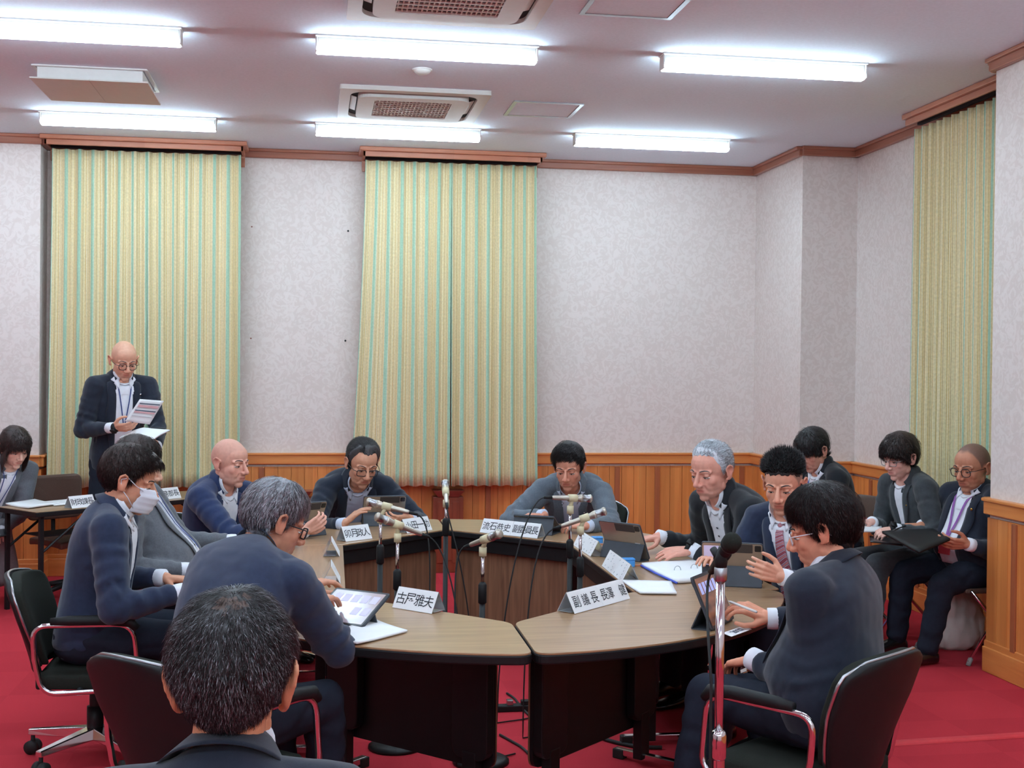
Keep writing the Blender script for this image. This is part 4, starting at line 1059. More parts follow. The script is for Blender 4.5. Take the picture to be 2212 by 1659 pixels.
        if shoes:
            for q in 'LR':
                k, a = (np.asarray(x, float) for x in legs[q]); fd = legs.get('f', F0); fd = np.asarray(fd, float); ld = np.cross(Z, fd); c = np.array([a[0], a[1], 0.0])
                rings = []
                for y, w, h0, h1 in ((-.075, .018, .004, .05), (-.06, .034, .002, .075), (-.02, .038, .002, .088), (.03, .040, .006, .078), (.08, .046, .004, .062), (.13, .048, .002, .050), (.175, .038, .002, .040), (.20, .016, .004, .026)):
                    rings.append([c + fd * (y + .01) * s + ld * w * s * math.copysign(abs(math.cos(2 * PI * t / 14)) ** .7, math.cos(2 * PI * t / 14)) + Z * ((h0 + h1) / 2 + (h1 - h0) / 2 * math.sin(2 * PI * t / 14)) * s for t in range(14)])
                g = G(); g.loft(rings); so2 = g.build('shoe', 'shoe_leather', body, True, origin=org)
                md = so2.modifiers.new('sub', 'SUBSURF'); md.levels = 1; md.render_levels = 1
                if skirt: continue
    # ---------------- things worn
    if glasses:
        mt, gz, kind = glasses
        g = G(); yy = .0985; hw, hh = (.0250, .0175) if kind != 'round' else (.0235, .0205)
        for q in (1, -1):
            pl = roundpoly([(-hw, -hh), (hw, -hh), (hw, hh), (-hw, hh)], .012 if kind != 'round' else .022, 4)
            g.tube([hp(q * (.0325 + x * 1.0), yy - .22 * max(0, abs(.0325 + x) - .03), gz + y) for x, y in pl], .0021 * hs * (1.3 if kind == 'thick' else 1), 6, closed=True)
            g.tube([hp(q * .0565, yy - .006, gz + .008), hp(q * .074, yy - .02, gz + .009), hp(q * .0815, .03, gz + .007), hp(q * .0835, -.012, gz + .005), hp(q * .083, -.035, gz - .012)], .0017 * hs * (1.3 if kind == 'thick' else 1), 6)
        g.tube([hp(.0095, yy + .001, gz + .006), hp(0, yy + .004, gz + .009), hp(-.0095, yy + .001, gz + .006)], .0014 * hs, 6)
        go = g.build('glasses', mt, body, True, origin=org)
    if mask:
        rows = []
        for i in range(15):
            a = i / 14; z = -.004 - .098 * a; row = []
            for j in range(13):
                x = -.064 + .128 * j / 12; xx = x * (.94 + .08 * math.sin(a * PI))
                prof = np.interp(z, [-.105, -.085, -.06, -.034, -.012, 0], [.103, .112, .118, .126, .108, .098]); y = prof + .004 - 15.0 * xx * xx * (1.0 + .25 * a) + .0018 * math.sin(a * 26)
                row.append(hp(xx, y, z))
            rows.append(row)
        g = G(); g.grid(rows, [[-hf * .002 for _ in r] for r in rows]); mo = g.build('face_mask', 'mask_white', body, True, origin=org)
        for q in (1, -1):
            g = G(); g.tube([hp(q * .061, .066, -.014), hp(q * .076, .035, .000), hp(q * .088, .0, .022), hp(q * .092, -.022, .010), hp(q * .086, -.016, -.022), hp(q * .078, .020, -.052), hp(q * .066, .050, -.086)], .0017 * hs, 6)
            g.build('ear_loop', 'mask_white', mo, True, origin=org)
    if tie:
        c0_ = [onchest(t, 0, .012 * s) for t in np.linspace(.18, .90, 14)]
        rows = [[p + Lt * w * s * x for x in (-1, -.4, .4, 1)] for p, w in zip(c0_, np.linspace(.044, .018, 14))]
        g = G(); g.grid(rows, [[-F1 * .006 for _ in r] for r in rows]); k = Nc + fN * .078 * s - nN * .012; g.cap(k, k - T1 * .022 + F1 * .008, .017 * s, .011 * s, 10)
        g.build('tie', 'tie_stripes', body, True, origin=org)
    if lanyard:
        mt, tlow = lanyard[:2]; g = G(); rows = []
        for sg in (1, -1):
            P_ = [Nc + Lt * sg * .068 * s * math.sin(1.2) + fN * .072 * s * math.cos(1.2) + nN * .01] + [onchest(t, sg * edge(.93) * .80 * (t - tlow) / (.93 - tlow), .010 * s) for t in np.linspace(.88, tlow, 12)]
            P_ = np.array(P_)
            rows.append(P_)
            w = lanyard[2] if len(lanyard) > 2 else .006
            gr = [[p + Lt * w * x for x in (-1, 1)] for p in P_]; g.grid(gr, [[F1 * .0015 for _ in r] for r in gr])
        lo = g.build('lanyard', mt, body, False, origin=org)
        if len(lanyard) > 3:
            p = onchest(tlow - .10, 0, .014 * s); g = G(); g.obox(p, Lt, T1, F1, (.045, .030, .002)); g.build('badge_card', lanyard[3], lo, origin=org)
            g = G(); g.tube([onchest(tlow, 0, .012), p + T1 * .03], .0015, 6); g.build('clip', 'steel', lo, origin=org)
    if pin:
        for mt, t, u, r in pin:
            p = onchest(t, u * s, .016 * s); g = G(); g.ell(p, (r, r, r * .6), np.stack([Lt, T1, F1]), 10, 6); g.build('lapel_pin', mt, jo, True, origin=org)
    if buttons:
        for t in (.62, .70, .78):
            p = onchest(t, .0, .006 * s); g = G(); g.ell(p, (.0062, .0062, .003), np.stack([Lt, T1, F1]), 10, 6); g.build('button', 'ink_black', so, True, origin=org)
    return dict(body=body, WR=WR, EL=EL, SH=SH, C7=C7, F=F1, L=Lt, T=T1)
# ------------------------------------------------------------------ the ring of tables
RC = np.array([0.772, 5.985]); RR = -0.015; TZ = 0.70
def ring(p): c, s_ = math.cos(RR), math.sin(RR); return np.array([RC[0] + c * p[0] - s_ * p[1], RC[1] + s_ * p[0] + c * p[1]])
IN_SEAM, IN_X, CY_, OX, AC, AR = 1.375, .62, .765, 1.284, (-.117, -.475), 1.43
def wedge(fx, fy, gap=.006):
    a0 = math.atan2(-CY_ - AC[1], OX - AC[0]); a1 = math.atan2(-1.9 - AC[1], gap - AC[0])
    arc_ = arc(AC, AR, a1, a0, 26)
    pts = [(gap, -IN_SEAM), ] + arc_ + [(IN_X, -CY_ - gap)]
    # small rounded corners
    poly = [(gap, -IN_SEAM)] + arc_ + [(IN_X, -CY_ - gap)]
    rad = [.05, .06] + [0] * (len(arc_) - 2) + [.14, .05]
    poly = roundpoly_long(poly, rad)
    poly = [(fx * p[0], -fy * p[1]) for p in poly]
    return poly if fx * fy < 0 else poly[::-1]
def roundpoly_long(P, rad, n=7):
    """rounding that may swallow short neighbouring edges of an arc"""
    P = [np.array(p, float) for p in P]; N = len(P); out = []
    def walk(i, step, d):
        k = i
        while True:
            j = (k + step) % N; L = np.linalg.norm(P[j] - P[k])
            if d <= L: return P[k] + (P[j] - P[k]) * d / L, k
            d -= L; k = j
    skip = set(); seg = {}
    for i, r in enumerate(rad):
        if r > 0:
            A, ka = walk(i, -1, r); B, kb = walk(i, 1, r); seg[i] = (A, B)
            k = i
            while k != ka: k = (k - 1) % N; skip.add((k + 0) % N) if k != ka else None
            if ka != i: 
                k = i
                while k != ka: skip.add(k); k = (k - 1) % N
                skip.add(ka)
            if kb != i:
                k = i
                while k != kb: skip.add(k); k = (k + 1) % N
                skip.add(kb)
    for i in range(N):
        if i in seg:
            A, B = seg[i]
            for k in range(n + 1):
                t = k / n; out.append(tuple(A * (1 - t) ** 2 + 2 * P[i] * t * (1 - t) + B * t * t))
        elif i not in skip: out.append(tuple(P[i]))
    return out
def make_table(name, poly, inner, label, grain):
    """poly: plan of the top (ring frame); inner: the two ends of its inner edge"""
    wp = [ring(p) for p in poly]; c = np.mean(wp, 0); root = empty(name, (c[0], c[1], 0)); tag(root, label, 'table', 'conference tables of the ring'); org = np.array([c[0], c[1], 0])
    g = G(); g.prism(wp, TZ - .008, TZ); g.build('tabletop', 'table_oak_y' if grain else 'table_oak', root, origin=org, bevel=.002)
    cc = np.array(c); big = [p + unit(p - cc) * .003 for p in wp]
    g = G(); g.prism(big, TZ - .040, TZ - .006); g.build('edge_band', 'black_edge', root, origin=org, bevel=.006)
    a, b = ring(inner[0]), ring(inner[1]); t = unit(b - a); n = np.array([-t[1], t[0]]); 
    if np.dot(n, cc - a) < 0: n = -n
    L = np.linalg.norm(b - a); t3 = np.array([*t, 0]); n3 = np.array([*n, 0]); up = np.array([0, 0, 1.0]); m = np.array([*(a + b) / 2, 0])
    g = G(); g.obox(m + n3 * .030 + up * (TZ - .078), t3, n3, up, (L / 2 - .015, .014, .038)); g.build('apron', 'black_edge', root, origin=org, bevel=.004)
    # wood faced panel towards the middle, black on its back
    pl = roundpoly([(-L / 2 + .02, .15), (L / 2 - .02, .15), (L / 2 - .02, TZ - .115), (-L / 2 + .02, TZ - .115)], .05, 5)
    def vslab(g, off0, off1):
        k = len(pl); v = [m + t3 * x + up * z + n3 * off0 for x, z in pl] + [m + t3 * x + up * z + n3 * off1 for x, z in pl]
        g.add(v, [tuple(range(k)), tuple(range(2 * k - 1, k - 1, -1))] + [(i, k + i, k + (i + 1) % k, (i + 1) % k) for i in range(k)])
    g = G(); vslab(g, .055, .063); g.build('front_panel', 'panel_walnut', root, origin=org)
    g = G(); vslab(g, .064, .080); g.build('back_panel', 'black_edge', root, origin=org)
    for s_ in (-1, 1):
        e = m + t3 * s_ * (L / 2 - .10)
        g = G(); q = roundpoly([(-.085, .19), (.085, .19), (.085, TZ - .04), (-.085, TZ - .04)], [.05, .05, 0, 0], 5); k = len(q)
        v = [e + t3 * x + up * z + n3 * .082 for x, z in q] + [e + t3 * x + up * z + n3 * .125 for x, z in q]
        g.add(v, [tuple(range(k)), tuple(range(2 * k - 1, k - 1, -1))] + [(i, k + i, k + (i + 1) % k, (i + 1) % k) for i in range(k)])
        lg = g.build('leg', 'black_metal', root, origin=org, bevel=.004)
        g = G(); g.obox(e + n3 * .105 + up * .12, t3, n3, up, (.032, .022, .10)); g.build('post', 'black_metal', lg, origin=org, bevel=.004)
        g = G(); g.obox(e + n3 * .20 + up * .030, t3, n3, up, (.016, .215, .014)); ft = g.build('foot_bar', 'chrome', lg, origin=org, bevel=.004)
        for y in (.0, .40): g = G(); g.obox(e + n3 * y + up * .021, t3, n3, up, (.021, .026, .021)); g.build('foot_cap', 'rubber', lg, origin=org, bevel=.005)
    return root
for fx, fy, lab in [(-1, -1, 'oak topped corner table with curved edge, nearest the camera left of the seam'), (1, -1, 'oak topped corner table with curved edge, nearest the camera right of the seam'),
                    (-1, 1, 'oak topped corner table at the far side, left of the upright microphone'), (1, 1, 'oak topped corner table at the far side, right of the upright microphone')]:
    make_table('conference_table', wedge(fx, fy), [(fx * .006, fy * IN_SEAM), (fx * IN_X, fy * (CY_ + .006))], lab, False)
for fx, lab in [(-1, 'straight oak topped table on the left with two name plates seen end on'), (1, 'straight oak topped table on the right with the open ring binder')]:
    poly = roundpoly([(fx * IN_X, -CY_ + .004), (fx * OX, -CY_ + .004), (fx * OX, CY_ - .004), (fx * IN_X, CY_ - .004)], .015, 3)
    if fx < 0: poly = poly[::-1]
    make_table('conference_table', poly, [(fx * IN_X, -CY_ + .004), (fx * IN_X, CY_ - .004)], lab, True)

# ------------------------------------------------------------------ chairs (local +X is the way the sitter faces)
def office_chair(fab='black_fabric', shell='black_plastic', arms=True):
    root = empty('office_chair', (0, 0, 0))
    def pad(w, d, n=10): return None
    rows = []
    for i in range(13):
        x = -.20 + .44 * i / 12; row = []
        for j in range(13):
            y = -.235 + .47 * j / 12; ed = max(abs(y) / .235, abs(x - .02) / .22); z = .430 - .030 * ed ** 6 - .012 * (1 - (y / .235) ** 2) * (1 - ((x - .0) / .24) ** 2) - (.03 * max(0, (x - .12) / .12) ** 2)
            k = 1 - .12 * (abs((x - .02) / .22) ** 4); row.append((x, y * k, z))
        rows.append(row)
    g = G(); g.grid(rows, [[(0, 0, -.055) for _ in r] for r in rows]); g.build('seat', fab, root, True, bevel=.01)
    def back(v, u, off):
        z = .435 + .355 * v; w = (.165 + .075 * max(0, min(1, v / .55)) ** .8) * (1 - .25 * max(0, (v - .86) / .14) ** 2); y = u * w
        x = -.205 - .075 * v - .03 * v * v + .05 * u * u + off; return (x, y, z - .02 * u * u * v)
    N = 14; f = [[back(i / N, -1 + 2 * j / N, .018 * (1 - (2 * j / N - 1) ** 6)) for j in range(N + 1)] for i in range(N + 1)]
    g = G(); g.grid(f, [[(-.045, 0, 0) for _ in r] for r in f]); b = g.build('backrest', fab, root, True)
    md = b.modifiers.new('b', 'BEVEL'); md.width = .012; md.segments = 3; md.limit_method = 'ANGLE'
    f = [[back(-.12 + 1.13 * i / N, (-1 + 2 * j / N) * 1.03, -.032) for j in range(N + 1)] for i in range(N + 1)]
    g = G(); g.grid(f, [[(-.022, 0, 0) for _ in r] for r in f]); sh = g.build('back_shell', shell, b, True)
    md = sh.modifiers.new('b', 'BEVEL'); md.width = .008; md.segments = 3; md.limit_method = 'ANGLE'
    pts = [back(v, -1.035, -.034) for v in np.linspace(0, .93, 12)] + [back(1.012, u, -.034) for u in np.linspace(-.88, .88, 12)] + [back(v, 1.035, -.034) for v in np.linspace(.93, 0, 12)]
    g = G(); g.tube(pts, .006, 6); g.build('edge_trim', 'steel', b, True)
    g = G(); g.prism(rrect(.15, .15, .04, 4), .360, .378); g.build('seat_plate', shell, root)
    g = G(); g.cyl((0, 0, .10), (0, 0, .365), .024, 16); g.cyl((0, 0, .10), (0, 0, .22), .034, 16); g.build('column', 'black_metal', root, True)
    if arms:
        for s_ in (-1, 1):
            y = s_ * .265; P_ = [(-.19, y, .48), (-.20, y, .615), (.19, y, .615), (.215, y, .355), (-.16, y, .340), (-.19, y, .48)]
            path = roundpath([np.array(p) for p in P_], .07, 6)
            g = G(); g.tube(path[:-1], .0115, 10, closed=True); a = g.build('arm_frame', 'chrome', root, True)
            g = G(); g.tube([(-.13, y, .630), (-.06, y, .633), (.10, y, .633), (.18, y, .623), (.205, y, .595)], [.016, .021, .022, .022, .015], 12); g.build('arm_pad', shell, a, True)
            g = G(); g.cyl((-.02, s_ * .15, .352), (-.02, y, .347), .012, 10); g.build('arm_bracket', 'black_metal', a, True)
    for k in range(5):
        a = 2 * PI * k / 5 + .3; c, s_ = math.cos(a), math.sin(a); u = np.array([c, s_, 0]); w = np.array([-s_, c, 0])
        rings = []
        for r_, hw, z0, z1 in ((.02, .030, .085, .135), (.15, .024, .085, .122), (.30, .018, .082, .106)):
            rings.append([u * r_ + w * hw + np.array([0, 0, z0]), u * r_ + w * hw * .8 + np.array([0, 0, z1]), u * r_ - w * hw * .8 + np.array([0, 0, z1]), u * r_ - w * hw + np.array([0, 0, z0])])
        g = G(); g.loft(rings); lg = g.build('base_leg', 'chrome', root, bevel=.004)
        g = G(); p = u * .285
        for q in (-1, 1): g.cyl(p + w * q * .006 + np.array([0, 0, .03]), p + w * q * .026 + np.array([0, 0, .03]), .029, 16)
        g.tube([p + np.array([0, 0, .03]), p + np.array([0, 0, .085])], .009, 8); g.build('caster', 'rubber', lg, True)
    return root
CH0 = office_chair(); _used = [False]
def put_chair(x, y, yaw, label):
    o = CH0 if not _used[0] else copy_tree(CH0); _used[0] = True
    o.location = (x, y, 0); o.rotation_euler = (0, 0, yaw); tag(o, label, 'chair', 'black office chairs around the table ring'); return o
def folding_chair():
    root = empty('folding_chair', (0, 0, 0))
    rows = [[(-.20 + .40 * i / 8, (-.20 + .40 * j / 8) * (1 - .06 * i / 8), .435 - .008 * math.sin(PI * i / 8)) for j in range(9)] for i in range(9)]
    g = G(); g.grid(rows, [[(0, 0, -.03) for _ in r] for r in rows]); g.build('seat', 'brown_vinyl', root, True, bevel=.008)
    rows = [[(-.235 - .055 * i / 8 + .03 * (2 * j / 8 - 1) ** 2 - .03, -.20 + .40 * j / 8, .60 + .22 * i / 8) for j in range(9)] for i in range(9)]
    g = G(); g.grid(rows, [[(.022, 0, 0) for _ in r] for r in rows]); g.build('backrest', 'brown_vinyl', root, True, bevel=.008)
    for s_ in (-1, 1):
        y = s_ * .215
        g = G(); g.tube(roundpath([np.array(p) for p in ((-.285, y, .80), (-.21, y, .52), (.20, y, .02))], .05), .0105, 10); f = g.build('front_leg', 'chrome', root, True)
        g = G(); g.cyl((.205, y, 0), (.185, y, .04), .014, 10); g.build('rubber_foot', 'grey_rubber', f, True)
        g = G(); g.tube([(.17, y * .9, .42), (-.24, y * .9, .02)], .0105, 10); f = g.build('rear_leg', 'chrome', root, True)
        g = G(); g.cyl((-.245, y * .9, 0), (-.225, y * .9, .04), .014, 10); g.build('rubber_foot', 'grey_rubber', f, True)
    g = G(); g.cyl((-.20, -.20, .035), (-.20, .20, .035), .008, 8); g.build('stretcher', 'chrome', root, True)
    return root
FC0 = folding_chair(); _fu = [False]
def put_folding(x, y, yaw, label):
    o = FC0 if not _fu[0] else copy_tree(FC0); _fu[0] = True
    o.location = (x, y, 0); o.rotation_euler = (0, 0, yaw); tag(o, label, 'chair', 'brown folding chairs along the right wall'); return o

# ------------------------------------------------------------------ name plates
def nameplate(p0, p1, z, texts, label, text_mat='ink_black', depth=.085, height=.082, scribble=False, two=False):
    """p0, p1: bottom corners (xy) of the written face, left to right for the reader"""
    p0 = np.array([*p0[:2], z]); p1 = np.array([*p1[:2], z]); t = unit(p1 - p0); n = np.array([t[1], -t[0], 0.0]); L = np.linalg.norm(p1 - p0); up = np.array([0, 0, 1.0])
    c = (p0 + p1) / 2 - n * depth / 2; root = empty('name_plate', (c[0], c[1], z)); tag(root, label, 'name plate', 'white tent name plates')
    A = (p0 + p1) / 2; ap = A - n * depth / 2 + up * height; s_ = unit(ap - A); fn = np.cross(t, s_); sl = np.linalg.norm(ap - A)
    Bq = A - n * depth; s2 = unit(ap - Bq); fn2 = -np.cross(t, s2)
    g = G(); g.obox((A + ap) / 2, t, s_, fn, (L / 2, sl / 2 - .002, .0012)); g.build('front_face', 'paper', root, origin=c)
    g = G(); g.obox((Bq + ap) / 2, t, s2, fn2, (L / 2, sl / 2 - .002, .0012)); g.build('back_face', 'acrylic', root, origin=c)
    g = G(); g.obox((A + ap) / 2 * .35 + (Bq + ap) / 2 * .65 - up * (height * .5 - .004), t, n, up, (L / 2 - .003, depth / 2 - .012, .001)); g.build('base_strip', 'acrylic', root, origin=c)
    mid = (A + ap) / 2 + fn * .0014
    if texts:
        k = len(texts); V = []; F = []; off = 0
        for i, tx in enumerate(texts):
            if tx == ' ': continue
            r = text_mesh(tx, sl * .52 if tx != '一' else sl * .06, 't', None, None, mid + t * L * ((i + .5) / k - .5) * .93, t, s_, bold=.004)
            if r is None: continue
            P_, f = r; w = np.ptp(P_ @ t)
            F += [tuple(q + off for q in a) for a in f]; V += list(P_); off += len(P_)
        mk('lettering', V, F, text_mat, root, origin=c)
    if scribble:
        g = G(); rnd = random.Random(5)
        for i in range(6):
            for k in range(5):
                x = -L * .38 + L * .76 * i / 5 + rnd.uniform(-.003, .003); y = -sl * .34 + sl * .68 * k / 4
                if rnd.random() < .25: continue
                g.obox(mid + t * x + s_ * y, unit(t + s_ * rnd.uniform(-1, 1)), s_, fn, (rnd.uniform(.002, .006), .0011, .0004)); g.obox(mid + t * (x + .003) + s_ * (y + .002), unit(s_ + t * .4), t, fn, (rnd.uniform(.002, .004), .0009, .0004))
        g.build('handwriting', text_mat, root, origin=c)
    return root
def px(p, z=TZ): return atZ(p[0], p[1], z)[:2]
nameplate(px((847, 1313)), px((932, 1327)), TZ, '古屋雅夫', 'white name plate with four characters alone on the near left table')
nameplate(px((1242, 1327)), px((1304, 1310)), TZ, '副議長', 'white name plate, left half of the pair on the near right table')
nameplate(px((1304.5, 1310)), px((1361, 1294)), TZ, '長澤 健', 'white name plate, right half of the pair on the near right table')
nameplate(px((747.5, 1171)), px((804.5, 1164)), TZ, '卯月政人', 'white name plate on the far left table, left of its two plates')
nameplate(px((880, 1153)), px((934, 1145)), TZ, '小田一功', 'white name plate just left of the upright microphone, behind a black cable')
nameplate(px((1036, 1150.5)), px((1101, 1157.5)), TZ, '流石恭史', 'white name plate, left half of the pair on the far right table')
nameplate(px((1101.5, 1157.5)), px((1160, 1164)), TZ, '副委員長', 'white name plate, right half of the pair on the far right table')
nameplate(px((1238, 1178)), px((1275, 1203)), TZ, '', 'white tent plate with faint writing, farther one on the right table', scribble=True, text_mat='ink')
nameplate(px((1300, 1223)), px((1342, 1258)), TZ, '', 'white tent plate with faint writing, nearer one beside the ring binder', scribble=True, text_mat='ink')
for q, lab in (((716, 1203), 'white tent name plate seen end on, farther one on the left table'), ((715, 1262), 'white tent name plate seen end on, nearer one on the left table')):
    c = px(q); nameplate((c[0] + .042, c[1]), (c[0] + .045, c[1] + .19), TZ, '', lab)

# ------------------------------------------------------------------ tablets
def _screens():
    for nm, bg, bg2, th in (('screen_brown', (92, 58, 44), (148, 92, 66), (176, 180, 232)), ('screen_lilac', (150, 140, 152), (172, 152, 152), (186, 182, 214))):
        k = NT(nm); tc = k.n('ShaderNodeTexCoord'); n1 = k.n('ShaderNodeTexNoise'); n1.inputs['Scale'].default_value = 14; n1.inputs['Detail'].default_value = 1
        mp = k.n('ShaderNodeMapping'); mp.inputs['Scale'].default_value = (.25, 1, 2.4); k.l(tc.outputs['Object'], mp.inputs['Vector']); k.l(mp.outputs['Vector'], n1.inputs['Vector'])
        cr = k.n('ShaderNodeValToRGB'); cr.color_ramp.elements[0].position = .35; cr.color_ramp.elements[1].position = .65; cr.color_ramp.elements[0].color = (*lin(bg), 1); cr.color_ramp.elements[1].color = (*lin(bg2), 1)
        k.l(n1.outputs['Fac'], cr.inputs['Fac']); k.l(cr.outputs['Color'], k.b.inputs['Base Color']); k.l(cr.outputs['Color'], k.b.inputs['Emission Color']); k.b.inputs['Emission Strength'].default_value = .18; k.b.inputs['Roughness'].default_value = .15
        MATS[nm] = k.m
        k = NT(nm + '_thumb'); k.b.inputs['Base Color'].default_value = (*lin(th), 1); k.b.inputs['Emission Color'].default_value = (*lin(th), 1); k.b.inputs['Emission Strength'].default_value = .35; MATS[nm + '_thumb'] = k.m
_screens()
def tablet(bc, user, tilt, label, screen='screen_brown', w=.262, h=.205, flap=True, fl=.44, thumbs=6, z=TZ, blue=False, rows=1):
    """bc: middle of the bottom edge (xy); user: direction the screen faces; tilt: lean of the top away from the user"""
    u = np.array([math.cos(user), math.sin(user), 0.0]); t = np.array([-u[1], u[0], 0.0]); up0 = np.array([0, 0, 1.0])      # t: to the right of somebody looking at the screen is -t
    up = unit(up0 * math.cos(tilt) - u * math.sin(tilt)); n = np.cross(-t, up) if False else unit(u * math.cos(tilt) + up0 * math.sin(tilt))
    b = np.array([*bc[:2], z + .006]); org = np.array([*bc[:2], z]); root = empty('tablet', org); tag(root, label, 'tablet', 'tablets in folding covers')
    m = b + up * h / 2; T = t
    def slab(hw, hh, r, o0, o1, nm, mat, par=root, c=m, bevel=0):
        pl = rrect(hw, hh, r, 5); k = len(pl); v = [c + T * x + up * y + n * o0 for x, y in pl] + [c + T * x + up * y + n * o1 for x, y in pl]
        g = G(); g.add(v, [tuple(range(k)), tuple(range(2 * k - 1, k - 1, -1))] + [(i, k + i, k + (i + 1) % k, (i + 1) % k) for i in range(k)]); return g.build(nm, mat, par, origin=org, bevel=bevel)
    slab(w / 2, h / 2, .012, -.006, .003, 'case', 'tablet_case', bevel=.001)
    slab(w / 2 - .004, h / 2 - .004, .010, .003, .0042, 'bezel', 'frame_black')
    sc = slab(w / 2 - .012, h / 2 - .012, .002, .0042, .0048, 'screen', screen)
    g = G()
    for r_ in range(rows):
        for i in range(thumbs):
            c = m + T * (w * .40 - (i + .3) * w * .84 / thumbs) + up * (h * (.24 - .34 * r_)) + n * .0052; g.obox(c, T, up, n, (w * .30 / thumbs, h * .105, .0003))
            if r_ == 1 and i > 0: break
    g.build('thumbnails', screen + '_thumb', sc, origin=org)
    slab(w / 2 - .003, h / 2 - .003, .011, -.0066, -.006, 'back_cover', 'tablet_back')
    slab(.06, .021, .003, -.0085, -.0066, 'magnet_strip', 'tablet_strip', c=m + up * (h / 2 - .026) - T * (0.03))
    slab(.014, .014, .005, -.010, -.0066, 'camera_bump', 'frame_black', c=m + up * (h / 2 - .024) - T * (w / 2 - .022))
    if blue: slab(.034, .066, .003, -.0076, -.0066, 'blue_reflection', 'screen_lilac_thumb', c=m + T * (w / 2 - .044) + up * .02)  # blue reflection on the back cover, painted in as a faintly glowing patch
    slab(.016, .028, .001, -.0072, -.0066, 'asset_sticker', 'paper_grey', c=m - T * (w / 2 - .045) - up * .035)
    if flap:
        hgt = b + up * h * fl - n * .008; back = unit(-u); z0 = z + .003; D = (hgt[2] - z0) * math.tan(.42) ; foot = np.array([hgt[0], hgt[1], z0]) + back * D
        d = unit(foot - hgt); nn = np.cross(T, d); l = np.linalg.norm(foot - hgt)
        g = G(); g.obox((foot + hgt) / 2, T, d, nn, (w / 2 - .003, l / 2, .0022)); g.build('stand_flap', 'tablet_case', root, origin=org)
        f2 = b - n * .006; d = unit(f2 - foot); l = np.linalg.norm(f2 - foot); nn = np.cross(T, d)
        g = G(); g.obox((foot + f2) / 2 + np.array([0, 0, -.001]), T, d, nn, (w / 2 - .003, l / 2, .0022)); g.build('base_flap', 'tablet_case', root, origin=org)
    return root
RD = math.radians
tablet(px((1562, 1352)), RD(-38), RD(24), 'tablet in black cover showing a brown screen on the near right table', thumbs=6, w=.25)
tablet(px((722, 1352)) , RD(-128), RD(62), 'tablet lying low in its cover with lilac thumbnails on the near left table', 'screen_lilac', thumbs=5, w=.255, rows=2)
tablet(px((648, 1157)), RD(128), RD(22), 'tablet seen from behind, half hidden by the grey-haired head, on the far left table')
tablet(px((826, 1133)), RD(96), RD(28), 'tablet seen from behind before the person with glasses at the far left table')
tablet(px((1172, 1146)), RD(62), RD(60), 'tablet folded low behind the pair of plates on the far right table', w=.25, fl=.92)
tablet(px((1360, 1205)), RD(38), RD(26), 'tablet seen from behind on the right table before the white-haired person')
tablet(px((1582, 1262)), RD(68), RD(20), 'tablet seen from behind, gripped by the person with the striped tie', blue=True, w=.27)

# ------------------------------------------------------------------ papers and small things on the tables
def sheet(pts, z, name, label, cat, mat='paper', curl=0.004, thick=.004, group=None, bend=None):
    """a sheet or booklet through four corners (xy), in order"""
    p = [np.array(q[:2], float) for q in pts]; N = 10; rows = []
    for i in range(N + 1):
        a = i / N; row = []
        for j in range(N + 1):
            b = j / N; q = (p[0] * (1 - b) + p[1] * b) * (1 - a) + (p[3] * (1 - b) + p[2] * b) * a
            zz = z + thick + curl * (abs(2 * a - 1) ** 2) + (bend(a, b) if bend else 0); row.append((q[0], q[1], zz))
        rows.append(row)
    c = np.mean(p, 0); org = np.array([c[0], c[1], z])
    g = G(); g.grid(rows, [[(0, 0, -thick + .0006) for _ in r] for r in rows]); o = g.build(name, mat, None, True, origin=org); tag(o, label, cat, group); return o
sheet([px((697, 1378)), px((806, 1341)), px((880, 1367)), px((772, 1396))], TZ, 'booklet', 'white stapled booklet lying open-faced beside the tablet on the near left table', 'booklet', thick=.008, curl=.003, bend=lambda a, b: .012 * max(0, .35 - b) ** 1.0)
sheet([px((1343, 1258)), px((1450, 1261)), px((1462, 1286)), px((1384, 1285))], TZ, 'booklet', 'white booklet lying between the name plate pair and the ring binder', 'booklet', thick=.009)
# ring binder
bp_ = [px((1386, 1224)), px((1522, 1213)), px((1530, 1258)), px((1462, 1262))]
root = sheet(bp_, TZ, 'ring_binder', 'open ring binder with white pages and blue edge on the right table', 'binder', thick=.016, curl=.003)
org = np.array(root.location)
g = G(); a, b = np.array(bp_[3]), np.array(bp_[0]); g.tube([(*(b - .004), TZ + .006), (*((a + b) / 2 - .012), TZ + .008), (*(a + .0), TZ + .006)], .005, 8); g.build('blue_edge', 'folder_blue', root, True, origin=org)
for q in ((1464, 1232), (1500, 1228)):
    p = atZ(*q, TZ + .018); g = G(); g.tube([(p[0] + .016 * math.cos(t), p[1] + .004, p[2] + .020 * math.sin(t)) for t in np.linspace(0, PI, 10)], .0018, 6); g.build('ring', 'steel', root, True, origin=org)
def pencil(a, b, z, label, mat='pencil', r=.0038, name='pencil', cat='pencil'):
    a = np.array([*a[:2], z + r]); b = np.array([*b[:2], z + r]); d = unit(b - a); root = empty(name, (a + b) / 2 - np.array([0, 0, r])); org = np.array(root.location); tag(root, label, cat)
    g = G(); g.tube([a, b - d * .018], r, 6); g.build('shaft', mat, root, origin=org); g = G(); g.tube([b - d * .018, b], [r, .0006], 6); g.build('tip', 'mic_beige', root, origin=org)
pencil(px((1366, 1223)), px((1446, 1221)), TZ, 'orange brown pencil on the right table, between the nearer plate and the ring binder')
pencil(px((1288, 1176)), px((1322, 1178)), TZ, 'orange brown pencil on the right table beside the farther plate')
pencil(px((886, 1158)), px((918, 1153)), TZ, 'pencil on the far left table before the plate next to the upright microphone')
